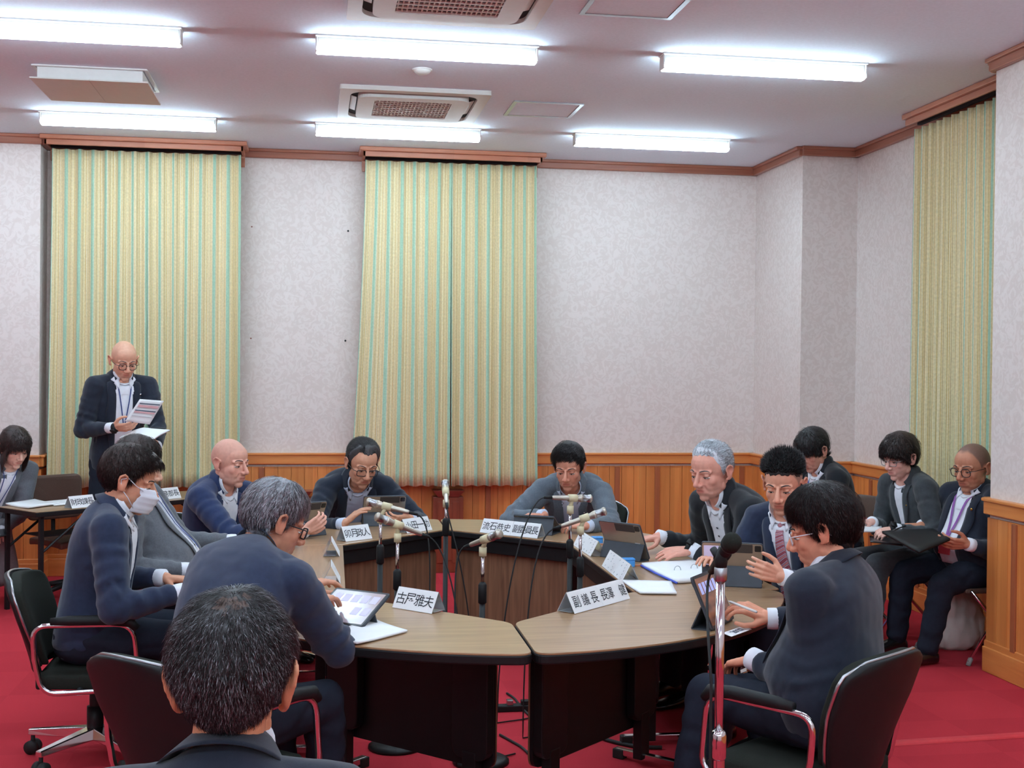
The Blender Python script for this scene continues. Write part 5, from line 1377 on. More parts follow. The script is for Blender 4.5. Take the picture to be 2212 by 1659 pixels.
for q, lab in (((1283, 1177), 'small blue plastic case on the right table behind the farther plate'), ((1350, 1226), 'small blue plastic case on the right table behind the nearer plate')):
    p = px(q); root = empty('plastic_case', (p[0] + .02, p[1] + .03, TZ)); tag(root, lab, 'case', 'blue plastic cases')
    g = G(); g.prism(rrect(.034, .022, .008, 4), 0.0, .030); g.build('body', 'blue_plastic', root, bevel=.004); g = G(); g.prism(rrect(.035, .023, .008, 4), .030, .042); g.build('lid', 'blue_plastic', root, bevel=.004)
cp = [px((1560, 1368)), px((1606, 1352)), px((1624, 1360)), px((1580, 1376))]
o = sheet(cp, TZ, 'card', 'white card with large dark digits by the tablet on the near right table', 'card', thick=.0016, curl=0)
c = np.mean([np.array(q) for q in cp], 0); d = unit(np.array([*(np.array(cp[2]) - np.array(cp[3])), 0])); dv = unit(np.array([*(np.array(cp[0]) - np.array(cp[3])), 0]))
P_, f = text_mesh('2027', .028, 't', None, None, np.array([c[0], c[1], TZ + .0022]), d, np.cross((0, 0, 1), d), width=.085, bold=.02); mk('lettering', P_, f, 'ink', o, origin=np.array(o.location))

# ------------------------------------------------------------------ microphones in the middle of the ring
def mic_stand(base, h_pole, head, tail, label, cable=True, floor_end=None, beige=True):
    """black stand with chrome inner pole; head, tail: the two ends of the microphone body"""
    x, y = base; root = empty('microphone_stand', (x, y, 0)); tag(root, label, 'microphone', 'microphones on stands inside the ring'); org = np.array([x, y, 0.0])
    head = np.asarray(head, float); tail = np.asarray(tail, float); d = unit(head - tail); mid = head * .52 + tail * .48; Lm = np.linalg.norm(head - tail)
    g = G(); g.lathe([(.12, 0), (.12, .012), (.10, .022), (.02, .03), (.0125, .04), (.0125, h_pole)], (x, y, 0), 24); g.build('pole', 'black_metal', root, True, origin=org)
    g = G(); g.lathe([(.0125, h_pole - .03), (.018, h_pole - .025), (.018, h_pole + .05), (.012, h_pole + .06)], (x, y, 0), 14); g.build('clutch', 'black_plastic', root, True, origin=org)
    top = np.array([x, y, mid[2] - .045])
    g = G(); g.cyl((x, y, h_pole), top, .0075, 12); g.build('inner_pole', 'chrome', root, True, origin=org)
    g = G(); g.cyl(top - np.array([0, 0, .03]), top + np.array([0, 0, .008]), .0165, 10); g.tube([top, top * .4 + mid * .6, mid - np.array([0, 0, .006])], [.012, .009, .012], 10); g.cyl(mid - d * .022, mid + d * .022, .0185, 12); g.build('clip', 'mic_beige', root, True, origin=org)
    g = G(); g.tube([tail, tail + d * .01, tail + d * Lm * .42, head - d * .075, head - d * .062, head - d * .05], [.0085, .0105, .0125, .0145, .0185, .0195], 16); m = g.build('microphone', 'mic_body', root, True, origin=org)
    g = G(); g.tube([head - d * .05, head - d * .048, head - d * .018, head - d * .016], [.0195, .0175, .0175, .0205], 16); g.build('windscreen_band', 'steel', m, True, origin=org)
    g = G(); g.tube([head - d * .016, head - d * .006, head], [.0205, .0200, .0135], 16); g.build('grille', 'mic_body', m, True, origin=org)
    g = G(); g.tube([tail - d * .04, tail], [.0062, .0085], 12); g.build('plug', 'black_plastic', m, True, origin=org)
    if cable:
        e = tail - d * .04; fe = np.array([*(floor_end or (x + .05, y + .05)), .006])
        P_ = bez(e, e - d * .10 + np.array([0, 0, -.01]), np.array([fe[0], fe[1], .55]), fe, 22); tang = unit(np.array([x - fe[0] + .2, y - fe[1] + .1, 0]))
        P_ += [fe + tang * .1 + np.array([.03, 0, 0]), fe + tang * .3]
        g = G(); g.tube(P_, .0036, 6); g.build('cable', 'rubber', root, True, origin=org)
    return root
def mic_at(poleX, Y, headpx, tailpx, dh, dt, hp_, label, floor=None):
    b = atY(poleX[0], poleX[1], Y); mic_stand((b[0], b[1]), hp_, atY(*headpx, Y + dh), atY(*tailpx, Y + dt), label, True, floor)
mic_at((963, 1140), 6.25, (961, 1040), (965, 1088), .10, -.05, .84, 'upright microphone on a tall black stand before the far table seam', (.80, 6.1))
mic_at((822, 1130), 5.75, (792, 1083), (884, 1107), .03, -.03, .78, 'grey microphone pointing left, the higher of the two over the far left table', (.52, 5.62))
mic_at((859, 1150), 5.40, (811, 1115), (911, 1154), -.03, .03, .72, 'grey microphone pointing left, the lower of the two over the far left table', (.66, 5.3))
mic_at((1043, 1190), 5.15, (1082, 1152), (1016, 1177), -.09, .05, .70, 'grey microphone pointing toward the camera over the seam of the near tables', (.60, 5.1))
mic_at((1232, 1100), 5.85, (1278, 1077), (1192, 1075), .02, -.02, .78, 'grey microphone pointing right, level, before the person in the grey jacket', (.86, 5.7))
mic_at((1254, 1140), 5.55, (1310, 1103), (1212, 1137), -.02, .02, .74, 'grey microphone pointing right and up, before the right table', (.94, 5.45))

# near chrome stand with black handheld microphone
B_ = atY(1556, 1300, 3.30); root = empty('floor_microphone_stand', (B_[0], B_[1], 0)); tag(root, 'tall chrome floor stand with black ball microphone in front of the near right table', 'microphone stand'); org = np.array([B_[0], B_[1], 0]); x, y = B_[0], B_[1]
zt = atY(1556, 1236, 3.30)[2]; zc = atY(1553, 1588, 3.30)[2]
g = G(); g.lathe([(.15, 0), (.15, .015), (.13, .03), (.03, .045), (.018, .06), (.018, zc - .06), (.017, zc - .05)], (x, y, 0), 28); g.build('base', 'chrome', root, True, origin=org)
g = G(); g.lathe([(.017, zc - .07), (.022, zc - .06), (.022, zc), (.018, zc + .012), (.0125, zc + .014)], (x, y, 0), 20); g.build('clutch', 'chrome', root, True, origin=org)
g = G(); g.cyl((x, y, zc - .05), (x, y, zt), .0128, 20); g.build('pole', 'chrome', root, True, origin=org)
g = G(); g.lathe([(.016, zt - .025), (.018, zt - .02), (.018, zt + .012), (.014, zt + .016)], (x, y, 0), 18); g.build('collar', 'steel', root, True, origin=org)
hd = atY(1581, 1171, 3.20); tl = atY(1545, 1222, 3.42); dd = unit(hd - tl)
g = G(); g.tube([(x, y, zt + .01), (x, y, zt + .03), (x + .003, y - .01, zt + .07)], [.016, .019, .013], 14); g.cyl(tl * .55 + hd * .45 - dd * .03, tl * .55 + hd * .45 + dd * .03, .021, 16); k = atY(1540, 1185, 3.33); g.tube([(x, y, zt + .03), k], [.012, .010], 10); g.build('clip', 'black_plastic', root, True, origin=org)
g = G(); g.tube([tl - dd * .06, tl, tl + dd * .10, hd - dd * .03], [.011, .0125, .016, .019], 18); m = g.build('microphone', 'black_plastic', root, True, origin=org)
g = G(); g.ell(hd, (.0265, .0265, .0265), None, 20, 14); g.build('ball_grille', 'black_fabric', m, True, origin=org)
g = G(); g.tube([hd - dd * .028, hd - dd * .018], .0262, 20); g.build('grille_ring', 'black_metal', m, True, origin=org)
e = tl - dd * .06
g = G(); P_ = bez(e, e - dd * .12, (x - .03, y + .02, zt - .15), (x - .024, y, zt - .3), 10) + [np.array([x - .026 + .003 * math.sin(i), y, zt - .3 - i * .12]) for i in range(1, 5)] + [np.array([x - .03, y - .01, .05]), np.array([x - .2, y + .05, .008]), np.array([x - .5, y + .25, .006])]
g.tube(P_, .0042, 8); g.build('cable', 'rubber', root, True, origin=org)

# ------------------------------------------------------------------ cables and power strip on the floor of the ring
def floor_cable(pts, label, r=.006):
    P_ = []; q = [np.array([*atZ(*p, 0.0)[:2], r]) for p in pts]
    for i in range(len(q) - 1):
        p0 = q[max(i - 1, 0)]; p3 = q[min(i + 2, len(q) - 1)]
        P_ += bez(q[i], q[i] + (q[i + 1] - p0) / 6, q[i + 1] - (p3 - q[i]) / 6, q[i + 1], 6)[:-1]
    P_.append(q[-1]); c = np.mean(P_, 0); c[2] = 0; g = G(); g.tube(P_, r, 8); tag(g.build('floor_cable', 'rubber', None, True, origin=c), label, 'cable', 'black cables on the carpet')
floor_cable([(1095, 1500), (1112, 1512), (1126, 1530), (1160, 1560), (1230, 1588)], 'black cable seen through the gap between the near tables, upper one')
floor_cable([(1080, 1590), (1105, 1604), (1128, 1618), (1150, 1640)], 'black cable seen through the gap between the near tables, lower one')
floor_cable([(1260, 1575), (1300, 1598), (1340, 1610), (1385, 1618), (1430, 1619)], 'thick black cable under the near right table beside the caster', .009)
p = atZ(1112, 1535, 0); root = empty('power_strip', (p[0], p[1], 0)); tag(root, 'black power strip on the carpet in the gap between the near tables', 'power strip')
g = G(); g.box((-.12, -.025, 0), (.12, .025, .03)); g.build('body', 'black_plastic', root, bevel=.004)
g = G(); g.box((-.04, -.018, .03), (-.01, .018, .055)); g.build('plug', 'steel', root, bevel=.003)
g = G(); g.box((.03, -.018, .03), (.07, .018, .05)); g.build('plug', 'black_plastic', root, bevel=.003)

# ------------------------------------------------------------------ folding desk on the left with plates and papers
DZ = .70; dA = atZ(78, 1107, DZ)[:2]; dt = unit(atZ(391, 1079, DZ)[:2] - dA); dn = np.array([-dt[1], dt[0]]); DL, DD = 1.8, .50
t3 = np.array([*dt, 0]); n3 = np.array([*dn, 0]); up = np.array([0, 0, 1.0]); dc = np.array([*(dA + dt * DL / 2 + dn * DD / 2), 0])
root = empty('folding_desk', dc); tag(root, 'long dark folding desk on black legs in front of the left curtain', 'desk')
g = G(); g.obox(dc + up * (DZ - .006), t3, n3, up, (DL / 2 - .004, DD / 2 - .004, .006)); g.build('desktop', 'table_oak', root, origin=dc)
g = G(); g.obox(dc + up * (DZ - .019), t3, n3, up, (DL / 2, DD / 2, .016)); g.build('edge_band', 'black_edge', root, origin=dc, bevel=.004)
for sx in (-1, 1):
    for sy in (-1, 1):
        p = dc + t3 * sx * (DL / 2 - .06) + n3 * sy * (DD / 2 - .04); g = G(); g.obox(p + up * .34, t3, n3, up, (.014, .014, .34)); lg = g.build('leg', 'black_metal', root, origin=dc, bevel=.003)
        g = G(); q = p - t3 * sx * .34; g.tube([p + up * .42, q + up * .665], .009, 6); g.build('brace', 'black_metal', lg, origin=dc)
    p = dc + t3 * sx * (DL / 2 - .06); g = G(); g.obox(p + up * .16, t3, n3, up, (.010, DD / 2 - .04, .010)); g.build('crossbar', 'black_metal', root, origin=dc)
g = G(); g.obox(dc - n3 * .02 + up * .52, t3, n3, up, (DL / 2 - .12, .12, .004)); g.build('shelf', 'black_metal', root, origin=dc)
nameplate(atZ(156, 1099.5, DZ), atZ(208, 1094, DZ), DZ, '財政課長', 'white tent name plate on the left end of the folding desk beside the papers')
nameplate(atZ(343, 1081.5, DZ), atZ(392, 1076, DZ), DZ, '総務部長', 'white name plate on the right part of the folding desk')
sheet([atZ(12, 1092, DZ), atZ(75, 1083, DZ), atZ(128, 1091, DZ), atZ(62, 1100, DZ)], DZ, 'paper_stack', 'loose stack of white papers on the left end of the folding desk', 'papers', thick=.012, curl=.006)
sheet([atZ(96, 1086, DZ), atZ(150, 1081, DZ), atZ(158, 1090, DZ), atZ(118, 1094, DZ)], DZ, 'paper_stack', 'smaller paper stack on the folding desk just left of its name plate', 'papers', thick=.008, curl=.003)
# empty chair behind the desk
def swivel_chair(x, y, yaw, label):
    root = empty('swivel_chair', (x, y, 0), yaw); tag(root, label, 'chair')
    rows = [[(-.21 + .42 * i / 8, (-.22 + .44 * j / 8), .445 - .02 * (abs(2 * i / 8 - 1) ** 4 + abs(2 * j / 8 - 1) ** 4) / 2) for j in range(9)] for i in range(9)]
    g = G(); g.grid(rows, [[(0, 0, -.05) for _ in r] for r in rows]); g.build('seat', 'brown_vinyl', root, True, bevel=.012)
    pl = roundpoly([(-.215, .54), (.215, .54), (.225, .86), (-.225, .86)], .06, 6); k = len(pl); g = G()
    v = [(-.23 - .08 * (z - .54) + .25 * y_ * y_, y_, z) for y_, z in pl] + [(-.27 - .08 * (z - .54) + .25 * y_ * y_, y_, z) for y_, z in pl]
    g.add(v, [tuple(range(k)), tuple(range(2 * k - 1, k - 1, -1))] + [(i, k + i, k + (i + 1) % k, (i + 1) % k) for i in range(k)]); g.build('backrest', 'brown_vinyl', root, bevel=.012)
    g = G(); g.tube([(-.265, 0, .60), (-.26, 0, .45), (-.14, 0, .39), (0, 0, .39)], .016, 10); g.build('back_bar', 'black_metal', root, True)
    g = G(); g.cyl((0, 0, .09), (0, 0, .40), .026, 14); g.build('column', 'chrome', root, True)
    for q in range(5):
        a = 2 * PI * q / 5; u = np.array([math.cos(a), math.sin(a), 0]); w = np.array([-u[1], u[0], 0])
        g = G(); g.tube([np.array([0, 0, .11]), u * .28 + np.array([0, 0, .075])], [.026, .016], 8); lg = g.build('base_leg', 'black_metal', root, True)
        g = G()
        for s_ in (-1, 1): g.cyl(u * .27 + w * s_ * .005 + np.array([0, 0, .028]), u * .27 + w * s_ * .024 + np.array([0, 0, .028]), .027, 14)
        g.tube([u * .27 + np.array([0, 0, .028]), u * .27 + np.array([0, 0, .08])], .008, 8); g.build('caster', 'rubber', lg, True)
p = atY(158, 1066, 9.25); swivel_chair(p[0], 9.25, RD(-48), 'empty brown backed swivel chair behind the folding desk, left of the standing person')

# ------------------------------------------------------------------ things by the right wall
p = np.array([3.86, 6.98, 0]); root = empty('plastic_bag', p); tag(root, 'crumpled white plastic shopping bag on the carpet behind the chrome chair leg', 'bag')
g = G(); rings = []
for i, (w, d, z) in enumerate(((.13, .09, .0), (.16, .11, .03), (.175, .12, .08), (.16, .12, .13), (.175, .11, .18), (.155, .10, .23), (.15, .09, .28), (.12, .07, .32), (.13, .05, .35), (.09, .03, .385), (.10, .02, .40))):
    rings.append([p + np.array([w * (1 + .30 * noise.noise((math.cos(t) * 3, math.sin(t) * 3, z * 11)) + .14 * noise.noise((math.cos(t) * 8, math.sin(t) * 8, z * 20))) * math.cos(t), d * (1 + .4 * noise.noise((math.cos(t) * 4 + 5, math.sin(t) * 4, z * 13))) * math.sin(t), z + .02 * noise.noise((math.cos(t) * 3, math.sin(t) * 3, z * 7)) * (z > 0)]) for t in (2 * PI * k / 48 for k in range(48))])
g.loft(rings); g.build('bag_body', 'plastic_bag', root, True, origin=p)
for s_ in (-1, 1):
    g = G(); g.tube(bez(p + np.array([-.05, s_ * .03, .36]), p + np.array([-.06, s_ * .05, .47]), p + np.array([.06, s_ * .05, .47]), p + np.array([.05, s_ * .03, .36]), 10), .007, 8); g.build('handle', 'plastic_bag', root, True, origin=p)
p = np.array([3.30, 7.25, 0]); root = empty('document_folder', p, .4); tag(root, 'blue and white folder lying on the carpet under the chairs on the right', 'folder')
g = G(); g.box((-.15, -.11, .0), (.15, .11, .012)); g.build('pages', 'paper', root); g = G(); g.box((-.155, -.115, .012), (.155, .115, .016)); g.build('cover', 'folder_blue', root)
# ------------------------------------------------------------------ the people in the room
def legs_of(pel, yaw, s=1.04, kn=.43, out=.11, fwd=.03, kz=.515):
    F = np.array([math.cos(yaw), math.sin(yaw), 0]); Lt = np.array([-F[1], F[0], 0]); p = np.array([pel[0], pel[1], 0.0]); r = {}
    for q, sg in (('L', 1), ('R', -1)):
        k = p + F * kn * s + Lt * sg * out + np.array([0, 0, kz]); a = p + F * (kn + fwd) * s + Lt * sg * out * .95 + np.array([0, 0, .10]); r[q] = (k, a)
    return r
def seat(px_, py_, Y, yaw, hyaw, pelvis, chair=None, coff=(0, 0), **k):
    yaw, hyaw = RD(yaw), RD(hyaw); h = atY(px_, py_, Y); pel = (pelvis[0], pelvis[1], pelvis[2] if len(pelvis) > 2 else .53)
    if chair: F = (math.cos(yaw), math.sin(yaw)); put_chair(pel[0] + .03 * F[0] + coff[0], pel[1] + .03 * F[1] + coff[1], yaw + k.pop('cyaw', 0), chair)
    k.setdefault('legs', legs_of(pel, yaw))
    return person(k.pop('label'), h, yaw, hyaw, pelvis=pel, **k)
def up_(*v): return np.array(v, float)

p1 = seat(32, 968, 9.0, -50, -52, (-2.30, 9.14), pitch=.40, label='seated person with long dark hair in a grey jacket at the left edge', female=True, s=.98, hs=1.06, skirt=True, trousers='skirt_grey', jacket='jacket_midgrey',
    hair='bob', hairmats=('hair_brown', 'hair_black'), strands=3000, brow='hair_brown', tone=(226, 180, 158), opening=dict(t0=.05, w0=.05, w1=.05, narrow=.8), lanyard=('lanyard_blue', .25, .003),
    L=dict(w=atY(2, 1148, 8.92), d=(.1, -.9, -.2), n=(0, 0, -1), curl=.5), R=dict(w=atY(-30, 1140, 8.95), d=(.7, -.6, -.2), n=(0, 0, -1), curl=.7), legs=dict(L=((-2.14, 9.02, .50), (-2.06, 9.02, .10)), R=((-2.34, 8.92, .50), (-2.26, 8.90, .10)), f=(.55, -.83, 0)), poleL=(.3, .7, -.7))
h2 = atY(268, 779, 9.2)
p2 = person('standing person with shaved head and round glasses reading a sheet before the left curtain', h2, RD(-66), RD(-66), pitch=.40, pelvis=(h2[0] - .06, 9.30, .97), s=1.07, hs=1.12, tone=(226, 170, 142), jacket='jacket_dark', glasses=('frame_black', -.004, 'round'), age=.4,
    lanyard=('lanyard_blue', .40, .004), opening=dict(t0=-.05, w0=.062, w1=.058), pin=[('silver', .80, .105, .007)], brow='hair_darkgrey', stubble=('fade', .12),
    R=dict(w=atY(243, 924, 8.98), d=(.95, -.25, .05), n=(0, .6, .6), curl=.55, watch='black_metal', thumb=.7), L=dict(w=atY(338, 966, 8.98), d=(-.5, -.6, .2), n=(-.1, .1, .95), curl=.3, thumb=.2),
    legs=dict(L=((h2[0] + .07, 9.24, .52), (h2[0] + .08, 9.30, .10)), R=((h2[0] - .17, 9.26, .52), (h2[0] - .17, 9.32, .10))), trousers='trousers_dark')
p3 = seat(279, 1040, 5.42, 0, 2, (-.93, 5.42), pitch=.30, chair='black office chair of the masked person on the left side', label='seated person with dark swept hair and white face mask on the left', mask=True, hair='quiff', hairmats=('hair_brown', 'hair_black'), strands=7000, sw=.0009,
    hairopts=dict(flow='side', sidedir=-.2, len=.034, quiff=.026, top=.026, side=.012, lift=.15, zl=[.080, .074, .058, .026, -.006, .012, .014, -.034, -.054, -.062, -.066]), brow='hair_black', tone=(214, 152, 122), jacket='jacket_navy', s=1.08, hs=1.09, opening=dict(t0=.10, w0=.045, w1=.060),
    R=dict(w=atY(392, 1280, 5.22), d=(1, .2, 0), n=(0, 0, -1)), L=dict(w=atY(352, 1248, 5.65), d=(1, -.1, -.1), n=(0, 0, -1)))
p4 = seat(298, 1006, 6.28, -4, 4, (-.76, 6.26), pitch=.30, chair='black office chair of the person in the grey jacket on the left side', label='seated person in a mid grey jacket, head hidden behind the masked person', hair='short', hairmats=('hair_brown', 'hair_black'), strands=2500, jacket='jacket_midgrey', belly=.7, s=1.06,
    R=dict(w=atY(404, 1232, 6.05), d=(1, .15, 0), n=(0, 0, -1)), L=dict(w=up_(-.40, 6.5, .76), d=(1, -.2, 0), n=(0, 0, -1)), lanyard=('lanyard_blue', .35, .006))
p5 = seat(498, 1000, 7.12, -36, -38, (-.62, 7.32), pitch=.14, chair='black office chair of the bald person at the left end of the far tables', label='seated bald person in a dark blue jacket and open white shirt at the far left', tone=(226, 166, 146), jacket='jacket_blue', s=1.06, hs=1.10, stubble=('short', .16, 1), age=1, brow='hair_black', wide=1.02,
    opening=dict(t0=.10, w0=.05, w1=.062), pin=[('gold', .80, .085, .006), ('folder_blue', .68, .10, .009)], L=dict(w=atY(656, 1148, 7.00), d=(.75, .1, .45), n=(-.4, .8, .1), curl=.8), R=dict(w=up_(-.20, 6.72, .76), d=(.7, -.4, .1), n=(0, 0, -1)))
p6 = seat(594, 1128, 4.42, 50, 24, (-.33, 4.00), pitch=.40, chair='black office chair of the grey-haired person, its back to the camera', cyaw=-.05, label='seated grey-haired person with black glasses leaning over the near left table, seen from behind', hair='full', hairmats=('hair_grey', 'hair_light', 'hair_darkgrey'), strands=16000, sw=.0007,
    hairopts=dict(mix=.75, len=.036, lift=.22, flow='down', top=.020, side=.014), glasses=('frame_black', -.002, 'thick'), tone=(206, 146, 118), jacket='jacket_navy', s=1.10, hs=1.09, brow='hair_grey', opening=dict(t0=.10, w0=.04, w1=.055),
    R=dict(w=atY(672, 1300, 4.54), d=(.5, .8, 0), n=(0, 0, -1)), L=dict(w=atY(650, 1268, 4.84), d=(.8, .5, .1), n=(0, 0, -1)), poleR=(.55, -.55, -.8), poleL=(-.6, .2, -.8))
p7 = seat(503, 1478, 1.95, 86, 86, (-.20, 1.80, .50), pitch=.04, label='person with thinning dark hair, back of the head nearest the camera', hair='full', hairmats=('hair_black', 'hair_darkgrey', 'hair_grey'), strands=34000, sw=.00042,
    hairopts=dict(thin=1.0, mix=.52, sidemix=.40, len=.026, lift=.6, flow='down', top=.022, side=.024, rough=.22, zl=[.074, .070, .056, .020, .000, .030, .026, .000, -.026, -.040, -.043]), ear=1.7, tone=(218, 148, 112), jacket='jacket_dark', s=1.02, hs=1.05, wide=.89, collar_lift=.004,
    R=dict(w=up_(.0, 2.2, .62), d=(0, 1, 0), n=(0, 0, -1)), L=dict(w=up_(-.38, 2.2, .62), d=(0, 1, 0), n=(0, 0, -1)))
put_folding(-.20, 1.80, RD(86), 'brown folding chair under the person nearest the camera')
p8 = seat(783, 1002, 7.70, -82, -74, (.22, 8.20), pitch=.42, roll=-.06, chair='black office chair of the person with glasses at the far left table', label='seated person with slicked dark hair and black glasses reading at the far left table', hair='slick', hairmats=('hair_darkgrey', 'hair_black'), strands=9000, sw=.0008, hairopts=dict(flow='back', mix=.5, len=.05, lift=.12), glasses=('frame_black', -.006, 'rect'),
    tone=(208, 150, 122), jacket='jacket_dark', shirt='shirt_blue', s=1.08, hs=1.15, age=.8, brow='hair_black', opening=dict(t0=.10, w0=.045, w1=.06), pin=[('gold', .78, .09, .005), ('folder_blue', .62, .095, .009)],
    R=dict(w=atY(742, 1132, 7.42), d=(.75, -.05, .62), n=(.55, .1, -.6), curl=.35, thumb=.3), L=dict(w=atY(886, 1120, 7.50), d=(-.85, -.45, -.05), n=(.1, .5, .3), curl=.9), poleR=(-.8, .2, -.7), poleL=(.9, .3, -.8))
p9 = seat(1229, 1010, 7.50, -112, -114, (1.72, 7.98), pitch=.34, chair='black office chair behind the person in the light grey jacket', cyaw=-.35, label='seated person with neat dark hair in a light grey jacket at the far right table', hair='combed', hairmats=('hair_black', 'hair_darkgrey'), strands=9000, sw=.0008, hairopts=dict(flow='side', sidedir=-.8, mix=.4, len=.035, lift=.14), tone=(212, 146, 122),
    jacket='jacket_grey', shirt='shirt_blue', s=1.07, hs=1.10, age=.3, opening=dict(t0=.12, w0=.05, w1=.05), pin=[('silver', .74, .08, .008)],
    R=dict(w=atY(1174, 1113, 7.42), d=(-.85, -.30, .02), n=(0, 0, -1), curl=.45), L=dict(w=atY(1268, 1136, 7.12), d=(-.85, .05, .05), n=(.0, .3, -.9), curl=.9), poleR=(-.9, .2, -.5), poleL=(1, .1, -.6))
p10 = seat(1536, 1018, 5.98, 196, 212, (2.30, 6.12), pitch=.26, chair='black office chair of the white-haired person on the right side', label='seated heavy person with short white hair and black jacket on the right', hair='short', hairmats=('hair_light', 'hair_grey'), strands=9000, sw=.0008, hairopts=dict(flow='back', mix=.2, rough=.5, len=.024, lift=.5, top=.013, side=.006, zl=[.090, .092, .078, .040, .000, .018, .018, -.022, -.046, -.056, -.060]),
    tone=(224, 158, 138), jacket='jacket_black', s=1.10, hs=1.14, wide=1.06, age=.9, belly=.45, shw=1.06, buttons=True, brow='hair_darkgrey', opening=dict(t0=.10, w0=.05, w1=.058), pin=[('silver', .74, .10, .003)],
    L=dict(w=atZ(1496, 1188, .765), d=(-1, -.08, -.10), n=(.05, .35, -.9), curl=.3, watch='black_metal', thumb=.1), R=dict(w=atY(1424, 1160, 6.34), d=(-.9, -.25, -.1), n=(0, 0, -1)))
p11 = seat(1692, 1046, 5.36, 208, 234, (2.30, 5.44), pitch=.32, chair='black office chair of the person with the striped tie', coff=(-.10, 0), label='seated person with short spiky black hair and striped tie on the right side', hair='fade', hairmats=('hair_black',), strands=6000, sw=.0010, hairopts=dict(flow='spike', len=.026, top=.018, spikeext=.9, ragged=.003, zl=[.073, .070, .060, .046, .040, .040, .038, .036, .030, .026, .024]),
    tone=(222, 160, 134), jacket='jacket_navy', tie=True, s=1.05, hs=1.08, stubble=('fade', .6), opening=dict(t0=.18, w0=.02, w1=.06),
    L=dict(w=atY(1692, 1247, 4.98), d=(-.9, .0, .30), n=(-.2, .85, .1), curl=.75, thumb=.1), R=dict(w=atY(1545, 1215, 5.36), d=(-.4, -.5, .2), n=(0, 0, -1)), poleL=(.7, -.4, -.9))
p12 = seat(1776, 1146, 3.98, 138, 150, (1.70, 3.83, .54), pitch=.30, chair='black office chair at the lower right, its back turned to the camera', cyaw=-.21, coff=(-.08, 0), label='seated person with thick black hair and white-framed glasses, seen from behind with a stylus', hair='full', hairmats=('hair_black', 'hair_brown'), strands=16000, sw=.0007,
    hairopts=dict(mix=.4, len=.042, lift=.14, top=.032, side=.022, flow='down'), glasses=('frame_white', -.002, 'rect'), tone=(222, 150, 120), jacket='jacket_dark', s=1.10, hs=1.08, shw=1.06, belly=.5, pin=[('gold', .80, .085, .007)],
    R=dict(w=atY(1664, 1336, 4.40), d=(-.85, .25, .35), n=(-.2, .35, -.7), curl=.75, thumb=.55), L=dict(w=atY(1628, 1424, 4.02), d=(-.35, .85, -.3), n=(0, .2, -1), curl=.6), poleR=(.9, .5, -.6), poleL=(.3, -.6, -.9),
    legs=dict(L=(atY(1530, 1500, 4.12), (1.27, 4.10, .10)), R=(atY(1560, 1500, 4.42), (1.42, 4.42, .10)), f=(-.72, .69, 0)))
p13 = seat(1756, 974, 7.78, 192, 200, (3.50, 7.86), pitch=.42, label='person with dark fringe bent forward, farthest along the right wall', hair='bowl', hairmats=('hair_black', 'hair_darkgrey'), strands=3500, hairopts=dict(mix=.25, len=.04, top=.026, side=.014), tone=(224, 164, 142), jacket='jacket_black', s=1.05, hs=1.08, lanyard=('folder_blue', .3, .005), opening=dict(t0=.15, w0=.045, w1=.055),
    L=dict(w=up_(3.06, 7.62, .70), d=(-1, 0, 0), n=(0, 0, -1)), R=dict(w=up_(3.04, 7.92, .70), d=(-1, 0, 0), n=(0, 0, -1)))
put_folding(3.52, 7.86, RD(192), 'brown folding chair of the bent person, farthest along the right wall')
p14 = seat(1944, 990, 7.14, 192, 200, (3.76, 7.16), pitch=.24, label='seated person with short thick dark hair and thin glasses in a charcoal suit', female=True, hair='ladyshort', hairmats=('hair_brown', 'hair_black'), strands=5000, hairopts=dict(mix=.4, len=.04, lift=.15), glasses=('steel', -.002, 'rect'), tone=(228, 176, 160), jacket='jacket_charcoal', s=1.0, hs=1.06, trousers='jacket_charcoal', brow='hair_brown',
    opening=dict(t0=.30, w0=.012, w1=.045, narrow=.85), pin=[('gold', .72, .075, .005)], L=dict(w=atY(1934, 1143, 6.88), d=(-.9, -.05, -.22), n=(.1, .5, -.8), curl=.8, watch='black_metal'), R=dict(w=atY(1884, 1128, 7.18), d=(-1, 0, .1), n=(0, .2, -1), curl=.8))
put_folding(3.78, 7.16, RD(192), 'brown folding chair of the person in the charcoal suit')
p15 = seat(2099, 1010, 6.70, 194, 204, (3.86, 6.78), pitch=.22, label='seated heavy person with cropped hair, black glasses and purple lanyard beside the near column', hair=None, stubble=('buzz', .72), glasses=('frame_black', -.003, 'round'), tone=(196, 134, 106), jacket='jacket_dark', s=1.07, hs=1.13, wide=1.05, belly=.5, age=.5,
    lanyard=('lanyard_purple', .34, .008, 'badge_red'), pin=[('gold', .76, .10, .009)], opening=dict(t0=.05, w0=.07, w1=.066), R=dict(w=atY(1992, 1136, 6.92), d=(-1, -.05, -.05), n=(0, .2, -1), curl=.55), L=dict(w=atY(2092, 1176, 6.50), d=(-1, .0, .06), n=(.0, .75, .5), curl=.6, thumb=.3),
    legs=dict(L=(atY(2035, 1262, 6.58), (3.48, 6.58, .10)), R=(atY(1950, 1238, 6.92), (3.46, 6.92, .10)), f=(-.95, -.25, 0)), poleL=(.75, .15, -.7))
put_folding(3.84, 6.78, RD(194), 'brown folding chair with chrome legs beside the near column')

